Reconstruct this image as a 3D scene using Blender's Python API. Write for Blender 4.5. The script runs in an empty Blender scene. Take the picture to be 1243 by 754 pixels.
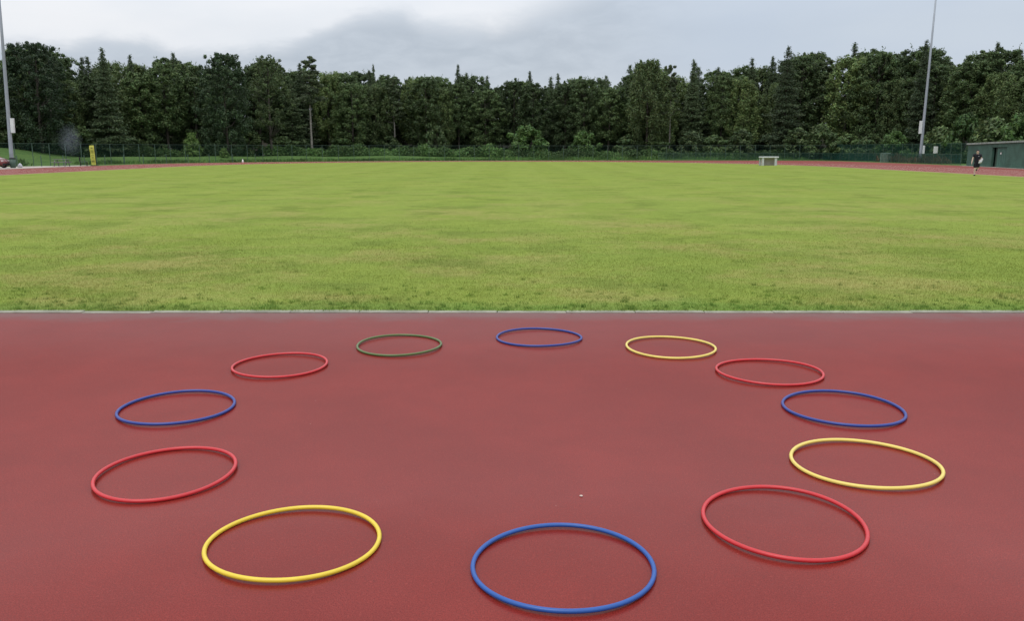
import bpy, bmesh, math, random
import numpy as np
from mathutils import Vector, Matrix
R = math.radians
scene = bpy.context.scene
COL = scene.collection
rng = np.random.default_rng(11)
random.seed(11)

# ------------------------------------------------------------------ camera
cam_d = bpy.data.cameras.new('camera')
cam = bpy.data.objects.new('camera', cam_d)
COL.objects.link(cam)
CAM_H = 1.70
cam.location = (0, 0, CAM_H)
cam.rotation_euler = (R(90 - 10.72), 0, 0)
cam_d.sensor_width = 36
cam_d.lens = 1030 / 1243 * 36
cam_d.clip_start = 0.05
cam_d.clip_end = 3000
scene.camera = cam

# ------------------------------------------------------------------ sky, sun, exposure
SUN_EL, SUN_AZ = R(64), R(215)      # high, behind the camera, veiled by cloud
world = bpy.data.worlds.new('World')
scene.world = world
world.use_nodes = True
wt = world.node_tree
wt.nodes.clear()


class NT:
    """tiny helper to wire shader nodes"""
    def __init__(self, tree):
        self.t = tree

    def n(self, kind, **kw):
        nd = self.t.nodes.new(kind)
        for k, v in kw.items():
            setattr(nd, k, v)
        return nd

    def link(self, a, b):
        self.t.links.new(a, b)

    def put(self, sock, v):
        if hasattr(v, 'is_output') or isinstance(v, bpy.types.NodeSocket):
            self.link(v, sock)
        else:
            sock.default_value = v

    def math(self, op, a, b=0.0, c=0.0, clamp=False):
        nd = self.n('ShaderNodeMath', operation=op, use_clamp=clamp)
        self.put(nd.inputs[0], a)
        self.put(nd.inputs[1], b)
        self.put(nd.inputs[2], c)
        return nd.outputs[0]

    def vmath(self, op, a, b=(0, 0, 0)):
        nd = self.n('ShaderNodeVectorMath', operation=op)
        self.put(nd.inputs[0], a)
        self.put(nd.inputs[1], b)
        return nd.outputs[0]

    def noise(self, vec, scale, detail=3, rough=0.55, dist=0.0):
        nd = self.n('ShaderNodeTexNoise')
        self.put(nd.inputs['Vector'], vec)
        nd.inputs['Scale'].default_value = scale
        nd.inputs['Detail'].default_value = detail
        nd.inputs['Roughness'].default_value = rough
        nd.inputs['Distortion'].default_value = dist
        return nd.outputs['Fac']

    def maprange(self, v, a, b, c=0.0, d=1.0, smooth=True):
        nd = self.n('ShaderNodeMapRange', interpolation_type='SMOOTHSTEP' if smooth else 'LINEAR')
        self.put(nd.inputs[0], v)
        for i, x in enumerate((a, b, c, d)):
            self.put(nd.inputs[i + 1], x)
        return nd.outputs[0]

    def mix(self, f, a, b, mode='MIX'):
        nd = self.n('ShaderNodeMix', data_type='RGBA', blend_type=mode)
        self.put(nd.inputs[0], f)
        for i, x in ((6, a), (7, b)):
            if isinstance(x, (tuple, list)) and len(x) == 3:
                x = (*x, 1)
            self.put(nd.inputs[i], x)
        return nd.outputs[2]

    def scale(self, vec, s):
        nd = self.n('ShaderNodeMapping')
        self.put(nd.inputs['Vector'], vec)
        nd.inputs['Scale'].default_value = s
        return nd.outputs[0]


W = NT(wt)
out = W.n('ShaderNodeOutputWorld')
bg = W.n('ShaderNodeBackground')
W.link(bg.outputs[0], out.inputs[0])
sky = W.n('ShaderNodeTexSky', sky_type='NISHITA')
sky.sun_disc = False
sky.sun_elevation = SUN_EL
sky.sun_rotation = SUN_AZ
sky.air_density = 1.2
sky.dust_density = 2.0
tc = W.n('ShaderNodeTexCoord')
dirv = tc.outputs['Generated']
sep = W.n('ShaderNodeSeparateXYZ')
W.link(dirv, sep.inputs[0])
el = W.math('ARCSINE', sep.outputs[2])                       # elevation, radians
az = W.math('ARCTAN2', sep.outputs[0], sep.outputs[1])       # azimuth from +y
eld = W.math('MULTIPLY', el, 57.2958)
azd = W.math('MULTIPLY', az, 57.2958)
# cloud layer coordinates: azimuth and stretched elevation
comb = W.n('ShaderNodeCombineXYZ')
W.put(comb.inputs[0], W.math('MULTIPLY', azd, 0.10))
W.put(comb.inputs[1], W.math('MULTIPLY', eld, 0.28))
cv = comb.outputs[0]
n_big = W.noise(cv, 0.8, 4, 0.5)
n_fine = W.noise(cv, 2.6, 6, 0.6, 0.3)
# upper edge (degrees) of the low grey cloud bank as it runs round the horizon
fc = W.n('ShaderNodeFloatCurve')
cur = fc.mapping.curves[0]
prof = [(-180, 8.2), (-120, 9.0), (-70, 7.6), (-45, 7.0), (-33, 7.2), (-28.5, 7.6), (-27.2, 7.2), (-25, 7.55), (-22.8, 7.5),
        (-22, 7.1), (-19.5, 6.8), (-15.5, 7.1), (-13.0, 7.8), (-11, 8.6), (-8.5, 9.3), (-7, 9.4), (-5.5, 8.7), (-3.0, 8.6),
        (0.5, 9.4), (5, 11.5), (12, 14), (40, 14), (80, 10), (130, 9), (180, 8.2)]
while len(cur.points) < len(prof):
    cur.points.new(0.5, 0.5)
for pnt, (a, e) in zip(cur.points, prof):
    pnt.location = ((a + 180) / 360, e / 20)
    pnt.handle_type = 'AUTO'
fc.mapping.update()
W.put(fc.inputs['Value'], W.math('DIVIDE', W.math('ADD', azd, 180.0), 360.0))
edge = W.math('MULTIPLY', W.math('MULTIPLY', fc.outputs[0], 18.7), W.math('MAXIMUM', W.math('COSINE', az), 0.8))
edge = W.math('ADD', edge, W.math('MULTIPLY', W.math('SUBTRACT', n_fine, 0.5), 2.2))
soft = W.maprange(azd, -12.0, 14.0, 0.85, 2.8)
bank = W.maprange(W.math('DIVIDE', W.math('SUBTRACT', edge, eld), soft), -0.6, 1.0)
# colours
bright = W.mix(W.maprange(n_big, 0.35, 0.7), (0.815, 0.85, 0.905), (0.90, 0.915, 0.95))
bankc = W.mix(W.maprange(n_fine, 0.3, 0.72), (0.495, 0.555, 0.635), (0.585, 0.645, 0.725))
# the bank thins out to the right into plain pale stratus, and near the ground
pale = W.mix(W.maprange(n_big, 0.3, 0.7), (0.555, 0.63, 0.74), (0.60, 0.67, 0.765))
bankc = W.mix(W.maprange(azd, 2.0, 15.0), bankc, pale)
bankc = W.mix(W.maprange(eld, 5.6, 2.5), bankc, (0.61, 0.67, 0.74))
cloud = W.mix(bank, bright, bankc)
upper = W.maprange(eld, 12.0, 26.0)
cloud = W.mix(upper, cloud, W.mix(W.maprange(n_big, 0.3, 0.7), (0.62, 0.66, 0.72), (0.78, 0.80, 0.84)))
# overcast luminance law: three times as bright overhead as at the horizon
lum = W.math('DIVIDE', W.math('ADD', 1.0, W.math('MULTIPLY', W.math('MAXIMUM', sep.outputs[2], 0.0), 2.0)), 1.26)
lum = W.math('MAXIMUM', lum, 1.0)
vs = W.n('ShaderNodeVectorMath', operation='SCALE')
W.link(cloud, vs.inputs[0])
W.link(lum, vs.inputs['Scale'])
nish = W.n('ShaderNodeVectorMath', operation='SCALE')
W.link(sky.outputs[0], nish.inputs[0])
nish.inputs['Scale'].default_value = 0.10
fin = W.mix(0.94, nish.outputs[0], vs.outputs[0])
W.link(fin, bg.inputs[0])
bg.inputs[1].default_value = 1.0

sun_d = bpy.data.lights.new('sun', 'SUN')
sun = bpy.data.objects.new('sun', sun_d)
COL.objects.link(sun)
sun_d.energy = 1.2
sun_d.angle = R(30)
sun_d.color = (1.0, 0.96, 0.9)
sdir = Vector((math.sin(SUN_AZ) * math.cos(SUN_EL), math.cos(SUN_AZ) * math.cos(SUN_EL), math.sin(SUN_EL)))
sun.rotation_euler = sdir.to_track_quat('Z', 'Y').to_euler()
sun.location = sdir * 60

vsx = scene.view_settings
vsx.view_transform = 'Standard'
vsx.look = 'None'
vsx.exposure = 0.0
vsx.gamma = 1.0
vsx.use_curve_mapping = False


# ------------------------------------------------------------------ material helpers
def new_mat(name):
    m = bpy.data.materials.new(name)
    m.use_nodes = True
    t = NT(m.node_tree)
    b = m.node_tree.nodes['Principled BSDF']
    return m, t, b


def pos(t):
    return t.n('ShaderNodeNewGeometry').outputs['Position']


def simple(name, c, rough=0.6, metal=0.0, spec=0.4, grime=0.25, gscale=3.0):
    m, t, b = new_mat(name)
    tcn = t.n('ShaderNodeTexCoord').outputs['Object']
    f = t.noise(tcn, gscale, 5, 0.6)
    dark = tuple(x * (1 - grime) for x in c)
    lite = tuple(min(1, x * (1 + grime * 0.4)) for x in c)
    t.link(t.mix(t.maprange(f, 0.3, 0.7), dark, lite), b.inputs['Base Color'])
    b.inputs['Roughness'].default_value = rough
    b.inputs['Metallic'].default_value = metal
    b.inputs['Specular IOR Level'].default_value = spec
    return m


# wet red polymeric running surface
def track_mat(name, base, stain_line=None, film_max=0.085):
    m, t, b = new_mat(name)
    p = pos(t)
    g1 = t.noise(p, 190, 2, 0.7)           # granules
    g2 = t.noise(p, 70, 3, 0.6)
    big = t.noise(t.scale(p, (0.8, 0.8, 1)), 0.8, 6, 0.62)
    mid = t.noise(p, 3.5, 4, 0.6)
    d = tuple(x * 0.87 for x in base)
    l = tuple(x * 1.10 for x in base)
    c = t.mix(t.maprange(big, 0.32, 0.68), d, l)
    c = t.mix(t.maprange(mid, 0.3, 0.75, 0.0, 0.30), c, tuple(x * 0.75 for x in base))
    c = t.mix(t.maprange(g1, 0.40, 0.64, 0, 0.85, False), c, tuple(x * 0.45 for x in base))
    c = t.mix(t.maprange(g2, 0.55, 0.78, 0, 0.32, False), c, (base[0] * 1.5, base[1] * 2.4, base[2] * 2.4))
    vor = t.n('ShaderNodeTexVoronoi')
    t.link(p, vor.inputs['Vector'])
    vor.inputs['Scale'].default_value = 4.0
    dk = t.maprange(t.noise(p, 26, 3, 0.7), 0.62, 0.74, 0, 0.45, False)
    c = t.mix(dk, c, tuple(x * 0.45 for x in base))
    fleck = t.maprange(vor.outputs['Distance'], 0.012, 0.02, 0.75, 0.0, False)
    c = t.mix(fleck, c, (0.30, 0.16, 0.14))
    if stain_line is not None:
        s = t.n('ShaderNodeSeparateXYZ')
        t.link(p, s.inputs[0])
        dist = t.math('SUBTRACT', stain_line, s.outputs[1])
        wob = t.math('ADD', dist, t.math('MULTIPLY', t.math('SUBTRACT', t.noise(p, 2.2, 5, 0.65), 0.5), 0.7))
        c = t.mix(t.maprange(wob, 0.0, 0.55, 0.75, 0.0), c, (0.135, 0.095, 0.09))
        c = t.mix(t.maprange(wob, 0.4, 2.6, 0.30, 0.0), c, (0.19, 0.085, 0.085))
    # damp porous surface: matt colour under a thin, broken film of water
    wet = t.noise(p, 1.1, 6, 0.65)
    bmp = t.n('ShaderNodeBump')
    bmp.inputs['Strength'].default_value = 0.10
    bmp.inputs['Distance'].default_value = 0.003
    t.link(g2, bmp.inputs['Height'])
    m.node_tree.nodes.remove(b)
    df = t.n('ShaderNodeBsdfDiffuse')
    t.link(c, df.inputs['Color'])
    t.link(bmp.outputs[0], df.inputs['Normal'])
    gl = t.n('ShaderNodeBsdfGlossy')
    t.link(t.maprange(wet, 0.3, 0.7, 0.22, 0.26), gl.inputs['Roughness'])
    t.link(bmp.outputs[0], gl.inputs['Normal'])
    fr = t.n('ShaderNodeFresnel')
    fr.inputs['IOR'].default_value = 1.33
    film = t.math('MINIMUM', t.math('MULTIPLY', fr.outputs[0], t.maprange(wet, 0.3, 0.7, 0.86, 0.76)), film_max)
    mx = t.n('ShaderNodeMixShader')
    t.link(film, mx.inputs[0])
    t.link(df.outputs[0], mx.inputs[1])
    t.link(gl.outputs[0], mx.inputs[2])
    o = [n for n in m.node_tree.nodes if n.type == 'OUTPUT_MATERIAL'][0]
    t.link(mx.outputs[0], o.inputs[0])
    return m


def grass_color(t, p, near_line):
    s = t.n('ShaderNodeSeparateXYZ')
    t.link(p, s.inputs[0])
    q = t.scale(p, (1, 1, 0))
    a = t.noise(t.scale(q, (0.6, 1.0, 1)), 0.16, 4, 0.6)
    b_ = t.noise(t.scale(q, (0.9, 0.9, 1)), 0.75, 6, 0.66)
    c_ = t.noise(q, 5.0, 4, 0.65)
    f_ = t.noise(q, 38, 2, 0.6)
    green = t.mix(t.maprange(b_, 0.3, 0.7), (0.140, 0.205, 0.040), (0.200, 0.262, 0.053))
    green = t.mix(t.maprange(a, 0.35, 0.65), green, t.mix(0.5, green, (0.225, 0.275, 0.055)))
    straw = (0.285, 0.250, 0.095)
    # worn, strawy patches are commonest within some twenty metres of the kerb
    worn = t.maprange(t.noise(t.scale(q, (0.85, 0.8, 1)), 0.36, 7, 0.70), 0.44, 0.64)
    nearness = t.maprange(s.outputs[1], 10.0, 42.0, 0.84, 0.24)
    green = t.mix(t.math('MULTIPLY', worn, nearness), green, straw)
    mossy = t.maprange(t.noise(t.scale(q, (0.9, 0.85, 1)), 0.62, 6, 0.70), 0.50, 0.63, 0.0, 0.70)
    green = t.mix(mossy, green, (0.110, 0.155, 0.032))
    # faint mowing bands running up the field
    band = t.math('SINE', t.math('MULTIPLY', t.math('ADD', s.outputs[0], t.math('MULTIPLY', b_, 0.5)), 1.35))
    green = t.mix(t.maprange(band, -0.5, 0.5, 0.0, 0.13), green, (0.27, 0.34, 0.085))
    # lusher strip against the kerb
    dist = t.math('SUBTRACT', s.outputs[1], near_line)
    wob = t.math('ADD', dist, t.math('MULTIPLY', t.math('SUBTRACT', b_, 0.5), 1.4))
    green = t.mix(t.maprange(wob, 0.1, 0.75, 0.7, 0.0), green, (0.105, 0.205, 0.042))
    green = t.mix(t.maprange(c_, 0.3, 0.72, 0.0, 0.42), green, (0.112, 0.150, 0.030))
    green = t.mix(t.maprange(f_, 0.35, 0.75, 0.0, 0.30, False), green, (0.30, 0.33, 0.105))
    return green, c_, f_


KERB_Y = 8.84      # front edge of the kerb
GRASS_Y = 8.96     # where the grass starts


def grass_mat(name, blades=False):
    m, t, b = new_mat(name)
    p = pos(t)
    c, c_, f_ = grass_color(t, p, GRASS_Y)
    if blades:
        at = t.n('ShaderNodeAttribute', attribute_name='tint')
        c = t.mix(1.0, c, at.outputs['Color'], 'MULTIPLY')
        t.link(c, b.inputs['Base Color'])
        tr = t.n('ShaderNodeBsdfTranslucent')
        t.link(c, tr.inputs[0])
        mx = t.n('ShaderNodeMixShader')
        mx.inputs[0].default_value = 0.45
        t.link(b.outputs[0], mx.inputs[1])
        t.link(tr.outputs[0], mx.inputs[2])
        o = [n for n in m.node_tree.nodes if n.type == 'OUTPUT_MATERIAL'][0]
        t.link(mx.outputs[0], o.inputs[0])
    else:
        t.link(c, b.inputs['Base Color'])
        bmp = t.n('ShaderNodeBump')
        bmp.inputs['Strength'].default_value = 0.6
        bmp.inputs['Distance'].default_value = 0.04
        t.link(t.math('ADD', c_, t.math('MULTIPLY', f_, 0.5)), bmp.inputs['Height'])
        t.link(bmp.outputs[0], b.inputs['Normal'])
    b.inputs['Roughness'].default_value = 0.75
    b.inputs['Specular IOR Level'].default_value = 0.10 if blades else 0.0
    return m


def leaf_mat(name, c, vary=0.35, trans=0.22):
    m, t, b = new_mat(name)
    at = t.n('ShaderNodeAttribute', attribute_name='tint')
    oi = t.n('ShaderNodeObjectInfo')
    a = tuple(x * (1 - vary) for x in c)
    z = (min(1, c[0] * (1 + vary * 1.1)), min(1, c[1] * (1 + vary)), c[2] * (1 + vary * 0.5))
    col = t.mix(oi.outputs['Random'], a, z)
    col = t.mix(1.0, col, at.outputs['Color'], 'MULTIPLY')
    t.link(col, b.inputs['Base Color'])
    b.inputs['Roughness'].default_value = 0.6
    b.inputs['Specular IOR Level'].default_value = 0.25
    tr = t.n('ShaderNodeBsdfTranslucent')
    t.link(col, tr.inputs[0])
    mx = t.n('ShaderNodeMixShader')
    mx.inputs[0].default_value = trans
    t.link(b.outputs[0], mx.inputs[1])
    t.link(tr.outputs[0], mx.inputs[2])
    o = [n for n in m.node_tree.nodes if n.type == 'OUTPUT_MATERIAL'][0]
    t.link(mx.outputs[0], o.inputs[0])
    return m


def plastic(name, c):
    m, t, b = new_mat(name)
    tcn = t.n('ShaderNodeTexCoord').outputs['Object']
    f = t.noise(tcn, 9.0, 4, 0.6)
    t.link(t.mix(t.maprange(f, 0.35, 0.75, 0, 0.30), c, tuple(x * 0.7 for x in c)), b.inputs['Base Color'])
    b.inputs['Roughness'].default_value = 0.36
    b.inputs['Specular IOR Level'].default_value = 0.45
    return m


M = {}
M['apron'] = track_mat('wet_red_surface', (0.226, 0.0245, 0.0185), KERB_Y)
M['track'] = track_mat('running_track_surface', (0.27, 0.082, 0.070))
M['grass'] = grass_mat('mown_grass')
M['blade'] = grass_mat('grass_blades', True)
M['concrete'] = simple('pale_concrete', (0.27, 0.27, 0.215), 0.9, 0, 0.1, 0.30, 5)
M['path'] = simple('pale_path', (0.40, 0.36, 0.32), 0.8, 0, 0.2, 0.25, 0.8)
M['line'] = simple('line_paint', (0.70, 0.66, 0.58), 0.6, 0, 0.3, 0.2, 1.0)
M['galv'] = simple('galvanised_steel', (0.30, 0.33, 0.37), 0.5, 0.25, 0.5, 0.15, 0.6)
M['boxgrey'] = simple('pale_grey_cabinet', (0.62, 0.64, 0.64), 0.5, 0, 0.4, 0.12, 2)
M['post'] = simple('fence_post_green', (0.060, 0.105, 0.080), 0.5, 0, 0.4, 0.2, 2)
M['mesh'] = simple('fence_mesh_green', (0.012, 0.060, 0.048), 0.5, 0, 0.4, 0.2, 2)
M['shed'] = simple('painted_green_blockwork', (0.050, 0.118, 0.088), 0.7, 0, 0.3, 0.3, 0.9)
M['sheddoor'] = simple('green_door_paint', (0.045, 0.125, 0.095), 0.6, 0, 0.4, 0.25, 1)
M['dark'] = simple('dark_rubber', (0.015, 0.017, 0.017), 0.6, 0, 0.3, 0.3, 3)
M['roof'] = simple('weathered_roof_edge', (0.25, 0.29, 0.26), 0.8, 0, 0.3, 0.4, 1.2)
M['white'] = simple('white_paint', (0.72, 0.73, 0.70), 0.5, 0, 0.4, 0.15, 3)
M['yellow_cloth'] = simple('yellow_banner_cloth', (0.50, 0.50, 0.10), 0.8, 0, 0.2, 0.1, 2)
M['timber'] = simple('grey_weathered_timber', (0.20, 0.20, 0.20), 0.8, 0, 0.2, 0.35, 4)
M['carred'] = simple('maroon_car_paint', (0.15, 0.022, 0.020), 0.25, 0.0, 0.6, 0.1, 1)
M['glass'] = simple('dark_car_glass', (0.03, 0.035, 0.04), 0.08, 0, 0.6, 0.1, 1)
M['hub'] = simple('silver_hub', (0.5, 0.48, 0.46), 0.35, 0.6, 0.5, 0.2, 5)
M['lampglass'] = simple('lamp_glass', (0.62, 0.62, 0.60), 0.15, 0, 0.6, 0.1, 5)
M['bark'] = simple('grey_brown_bark', (0.075, 0.066, 0.056), 0.9, 0, 0.1, 0.4, 1.5)
M['palebark'] = simple('pale_bark', (0.24, 0.225, 0.20), 0.9, 0, 0.1, 0.4, 1.5)
M['leaf_a'] = leaf_mat('broad_leaves', (0.068, 0.108, 0.046), 0.30)
M['leaf_f'] = leaf_mat('feathery_leaves', (0.100, 0.148, 0.060), 0.28)
M['leaf_d'] = leaf_mat('dark_oak_leaves', (0.036, 0.064, 0.032), 0.25)
M['needle'] = leaf_mat('spruce_needles', (0.066, 0.100, 0.052), 0.25, 0.15)
M['pine'] = leaf_mat('pine_needles', (0.056, 0.082, 0.042), 0.25, 0.1)
M['shrub'] = leaf_mat('shrub_leaves', (0.058, 0.110, 0.036), 0.30)
M['bramble'] = leaf_mat('bramble_leaves', (0.092, 0.175, 0.052), 0.2)
M['bush'] = leaf_mat('bush_leaves', (0.125, 0.205, 0.060), 0.1)
M['dryweed'] = leaf_mat('dry_weed_stems', (0.16, 0.12, 0.075), 0.2)
M['h_blue'] = plastic('blue_hoop_plastic', (0.014, 0.080, 0.31))
M['h_navy'] = plastic('dark_blue_hoop_plastic', (0.016, 0.040, 0.23))
M['h_yellow'] = plastic('yellow_hoop_plastic', (0.68, 0.51, 0.040))
M['h_cream'] = plastic('pale_yellow_hoop_plastic', (0.70, 0.56, 0.13))
M['h_red'] = plastic('red_hoop_plastic', (0.50, 0.024, 0.030))
M['h_green'] = plastic('olive_green_hoop_plastic', (0.080, 0.130, 0.034))
M['skin'] = simple('skin', (0.56, 0.39, 0.33), 0.55, 0, 0.35, 0.08, 8)
M['black'] = simple('black_sportswear', (0.012, 0.012, 0.018), 0.8, 0, 0.2, 0.2, 8)
M['hair'] = simple('dark_hair', (0.012, 0.010, 0.009), 0.6, 0, 0.3, 0.2, 20)
M['cloth'] = simple('pale_grey_cloth', (0.47, 0.48, 0.51), 0.85, 0, 0.15, 0.2, 6)
M['orange'] = simple('orange_red_plastic', (0.55, 0.08, 0.03), 0.5, 0, 0.4, 0.15, 6)
M['soil'] = simple('pale_grit', (0.55, 0.46, 0.40), 0.9, 0, 0.2, 0.2, 40)


# ------------------------------------------------------------------ object helpers
def link(o, parent=None):
    COL.objects.link(o)
    if parent is not None:
        o.parent = parent
    return o


def tag(o, label=None, cat=None, group=None, kind=None):
    if label:
        o['label'] = label
    if cat:
        o['category'] = cat
    if group:
        o['group'] = group
    if kind:
        o['kind'] = kind
    return o


def empty(name, loc, rz=0.0):
    o = bpy.data.objects.new(name, None)
    o.empty_display_size = 0.2
    o.location = loc
    o.rotation_euler = (0, 0, rz)
    return link(o)


def np_mesh(name, V, F, tint=None, mat=None, smooth=False):
    """V (n,3), F (m,k) with k = 3 or 4; optional per-vertex tint (n,3)"""
    V = np.asarray(V, np.float32)
    F = np.asarray(F, np.int32)
    k = F.shape[1]
    me = bpy.data.meshes.new(name)
    me.vertices.add(len(V))
    me.vertices.foreach_set('co', V.ravel())
    me.loops.add(F.size)
    me.loops.foreach_set('vertex_index', F.ravel())
    me.polygons.add(len(F))
    me.polygons.foreach_set('loop_start', np.arange(0, F.size, k, dtype=np.int32))
    me.polygons.foreach_set('loop_total', np.full(len(F), k, np.int32))
    if smooth:
        me.polygons.foreach_set('use_smooth', np.ones(len(F), bool))
    me.update(calc_edges=True)
    if tint is not None:
        ca = me.color_attributes.new('tint', 'FLOAT_COLOR', 'POINT')
        rgba = np.ones((len(V), 4), np.float32)
        rgba[:, :3] = tint
        ca.data.foreach_set('color', rgba.ravel())
    if mat:
        me.materials.append(mat)
    return me


class MB:
    """collects simple shapes into one bmesh"""
    def __init__(self):
        self.bm = bmesh.new()

    def box(self, c, s, rot=None, bevel=0.0):
        r = bmesh.ops.create_cube(self.bm, size=1.0)
        vs = r['verts']
        bmesh.ops.scale(self.bm, vec=s, verts=vs)
        if bevel:
            es = list({e for v in vs for e in v.link_edges})
            rb = bmesh.ops.bevel(self.bm, geom=es, offset=bevel, segments=1, affect='EDGES')
            vs = list({v for f in rb['faces'] for v in f.verts})
        if rot is not None:
            bmesh.ops.rotate(self.bm, cent=(0, 0, 0), matrix=rot, verts=vs)
        bmesh.ops.translate(self.bm, vec=c, verts=vs)
        return self

    def tube(self, pts, rad, seg=8, cap=True):
        pts = [Vector(p) for p in pts]
        if not hasattr(rad, '__len__'):
            rad = [rad] * len(pts)
        rings = []
        for i, p in enumerate(pts):
            d = (pts[min(i + 1, len(pts) - 1)] - pts[max(i - 1, 0)]).normalized()
            u = d.orthogonal().normalized() if i == 0 else (uu - d * uu.dot(d)).normalized()
            uu = u
            w = d.cross(u)
            rings.append([self.bm.verts.new(p + (u * math.cos(a) + w * math.sin(a)) * rad[i])
                          for a in (2 * math.pi * k / seg for k in range(seg))])
        for a, b in zip(rings[:-1], rings[1:]):
            for k in range(seg):
                f = self.bm.faces.new((a[k], a[(k + 1) % seg], b[(k + 1) % seg], b[k]))
                f.smooth = True
        if cap:
            self.bm.faces.new(list(reversed(rings[0])))
            self.bm.faces.new(rings[-1])
        return self

    def poly(self, pts):
        self.bm.faces.new([self.bm.verts.new(p) for p in pts])
        return self

    def prism(self, outline, y0, y1):
        """outline of (x, z) points extruded from y0 to y1"""
        a = [self.bm.verts.new((x, y0, z)) for x, z in outline]
        b = [self.bm.verts.new((x, y1, z)) for x, z in outline]
        n = len(a)
        self.bm.faces.new(a)
        self.bm.faces.new(list(reversed(b)))
        for k in range(n):
            self.bm.faces.new((a[(k + 1) % n], a[k], b[k], b[(k + 1) % n]))
        return self

    def mesh(self, name, mat):
        bmesh.ops.recalc_face_normals(self.bm, faces=self.bm.faces)
        me = bpy.data.meshes.new(name)
        self.bm.to_mesh(me)
        self.bm.free()
        if mat:
            me.materials.append(mat)
        return me

    def build(self, name, mat, parent=None):
        return link(bpy.data.objects.new(name, self.mesh(name, mat)), parent)


def put_mesh(name, me, parent=None, loc=None):
    o = bpy.data.objects.new(name, me)
    if loc is not None:
        o.location = loc
    return link(o, parent)


def sstep(x):
    x = np.clip(x, 0, 1)
    return x * x * (3 - 2 * x)


def ground_z(x, y):
    """height of the land outside the fence: grass bank on the left, low rise at the back"""
    x = np.asarray(x, float)
    y = np.asarray(y, float)
    l = 2.3 * sstep((-55 - x) / 15) * (1 - 0.50 * sstep((y - 108) / 30))
    b = 0.70 * sstep((y + 0.010 * np.minimum(x, 0) ** 2 - 145) / 6)
    r = 0.6 * sstep((x - 60) / 12)
    far = np.maximum(sstep((y - 176) / 26), np.maximum(sstep((x - 92) / 22), sstep((-x - 92) / 22)) * sstep((y - 70) / 25))
    b = b + 7.0 * far  # unseen hill added behind the wood to block sky under the crowns
    return np.maximum(np.maximum(l, b), r)


def lat(px, y):
    """sideways metres of a picture column at distance y"""
    return (px - 621.5) / 1048.0 * y


# ------------------------------------------------------------------ setting: ground, track, infield
def sheet(name, polys, z, mat, kind='structure'):
    b = MB()
    for pl in polys:
        b.poly([(x, y, z) for x, y in pl])
    o = b.build(name, mat)
    return tag(o, kind=kind)


# one terrain sheet to the horizon, fine where the banks are
def axis(fine0, fine1, step, far):
    a = list(np.arange(fine0, fine1 + 0.1, step))
    lo = [-far, -far * 0.5, fine0 * 2.2 if fine0 < 0 else fine0 - 90]
    hi = [fine1 + 90, far * 0.5, far]
    return np.array(sorted(set([v for v in lo if v < fine0] + a + [v for v in hi if v > fine1])))


gx = axis(-120, 120, 2.5, 1500)
gy = axis(40, 210, 2.5, 1500)
XX, YY = np.meshgrid(gx, gy)
ZZ = ground_z(XX, YY) - 0.03
ZZ += 0.10 * np.sin(XX * 0.37) * np.sin(YY * 0.29) * (ground_z(XX, YY) > 0.25)
V = np.stack([XX, YY, ZZ], -1).reshape(-1, 3)
nx, ny = len(gx), len(gy)
idx = np.arange(nx * ny).reshape(ny, nx)
F = np.stack([idx[:-1, :-1], idx[:-1, 1:], idx[1:, 1:], idx[1:, :-1]], -1).reshape(-1, 4)
mt, tt, bb = new_mat('rough_meadow')
pp = pos(tt)
cg = tt.mix(tt.maprange(tt.noise(pp, 0.5, 5, 0.6), 0.3, 0.7), (0.052, 0.105, 0.026), (0.080, 0.138, 0.036))
cg = tt.mix(tt.maprange(tt.noise(pp, 2.5, 5, 0.6), 0.4, 0.8, 0, 0.6), cg, (0.040, 0.075, 0.022))
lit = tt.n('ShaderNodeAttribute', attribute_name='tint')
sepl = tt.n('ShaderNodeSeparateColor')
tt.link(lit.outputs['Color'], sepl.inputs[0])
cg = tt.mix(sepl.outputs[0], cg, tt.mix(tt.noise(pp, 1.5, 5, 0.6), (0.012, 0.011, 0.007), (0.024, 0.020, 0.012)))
tt.link(cg, bb.inputs['Base Color'])
bb.inputs['Roughness'].default_value = 0.9
bb.inputs['Specular IOR Level'].default_value = 0.1
# leaf litter on the woodland floor, grass outside it
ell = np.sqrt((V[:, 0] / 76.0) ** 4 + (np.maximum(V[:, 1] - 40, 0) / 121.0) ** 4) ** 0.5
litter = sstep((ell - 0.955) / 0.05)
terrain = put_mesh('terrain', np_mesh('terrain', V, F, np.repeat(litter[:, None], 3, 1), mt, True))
tag(terrain, kind='structure')

# infield edge: straights joined by the far bend
CX, HW, Y1, BB = -1.0, 33.8, 88.0, 41.0


def inner_edge(off=0.0, n=48):
    pts = [(CX - HW - off, GRASS_Y - 0.02)]
    for k in range(n + 1):
        a = math.pi - math.pi * k / n
        pts.append((CX + (HW + off) * math.cos(a), Y1 + (BB + off) * math.sin(a)))
    pts.append((CX + HW + off, GRASS_Y - 0.02))
    return pts


inner = inner_edge()
sheet('infield_grass', [inner], 0.004, M['grass'])

outer_ctrl = [(-46, -30), (-46, 60), (-46, 92), (-45.4, 104), (-43, 114), (-37.5, 122), (-29, 130), (-15, 138), (0, 141), (20, 142.3),
              (38, 142.6), (48.5, 140.5), (51.3, 134), (51.0, 110), (50.0, 96), (46.6, 77), (46.2, 60), (46.2, -30)]


def dense(pts, step=2.0):
    o = []
    for a, b in zip(pts[:-1], pts[1:]):
        n = max(1, int(math.dist(a, b) / step))
        o += [(a[0] + (b[0] - a[0]) * k / n, a[1] + (b[1] - a[1]) * k / n) for k in range(n)]
    return o + [pts[-1]]


outer = dense(outer_ctrl)
# the running track: everything red between infield and surround
sheet('running_track', [outer], -0.012, M['track'])
sheet('hoop_area_pavement', [[(-40, -14), (40, -14), (40, KERB_Y), (-40, KERB_Y)]], 0.0, M['apron'])
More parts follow.
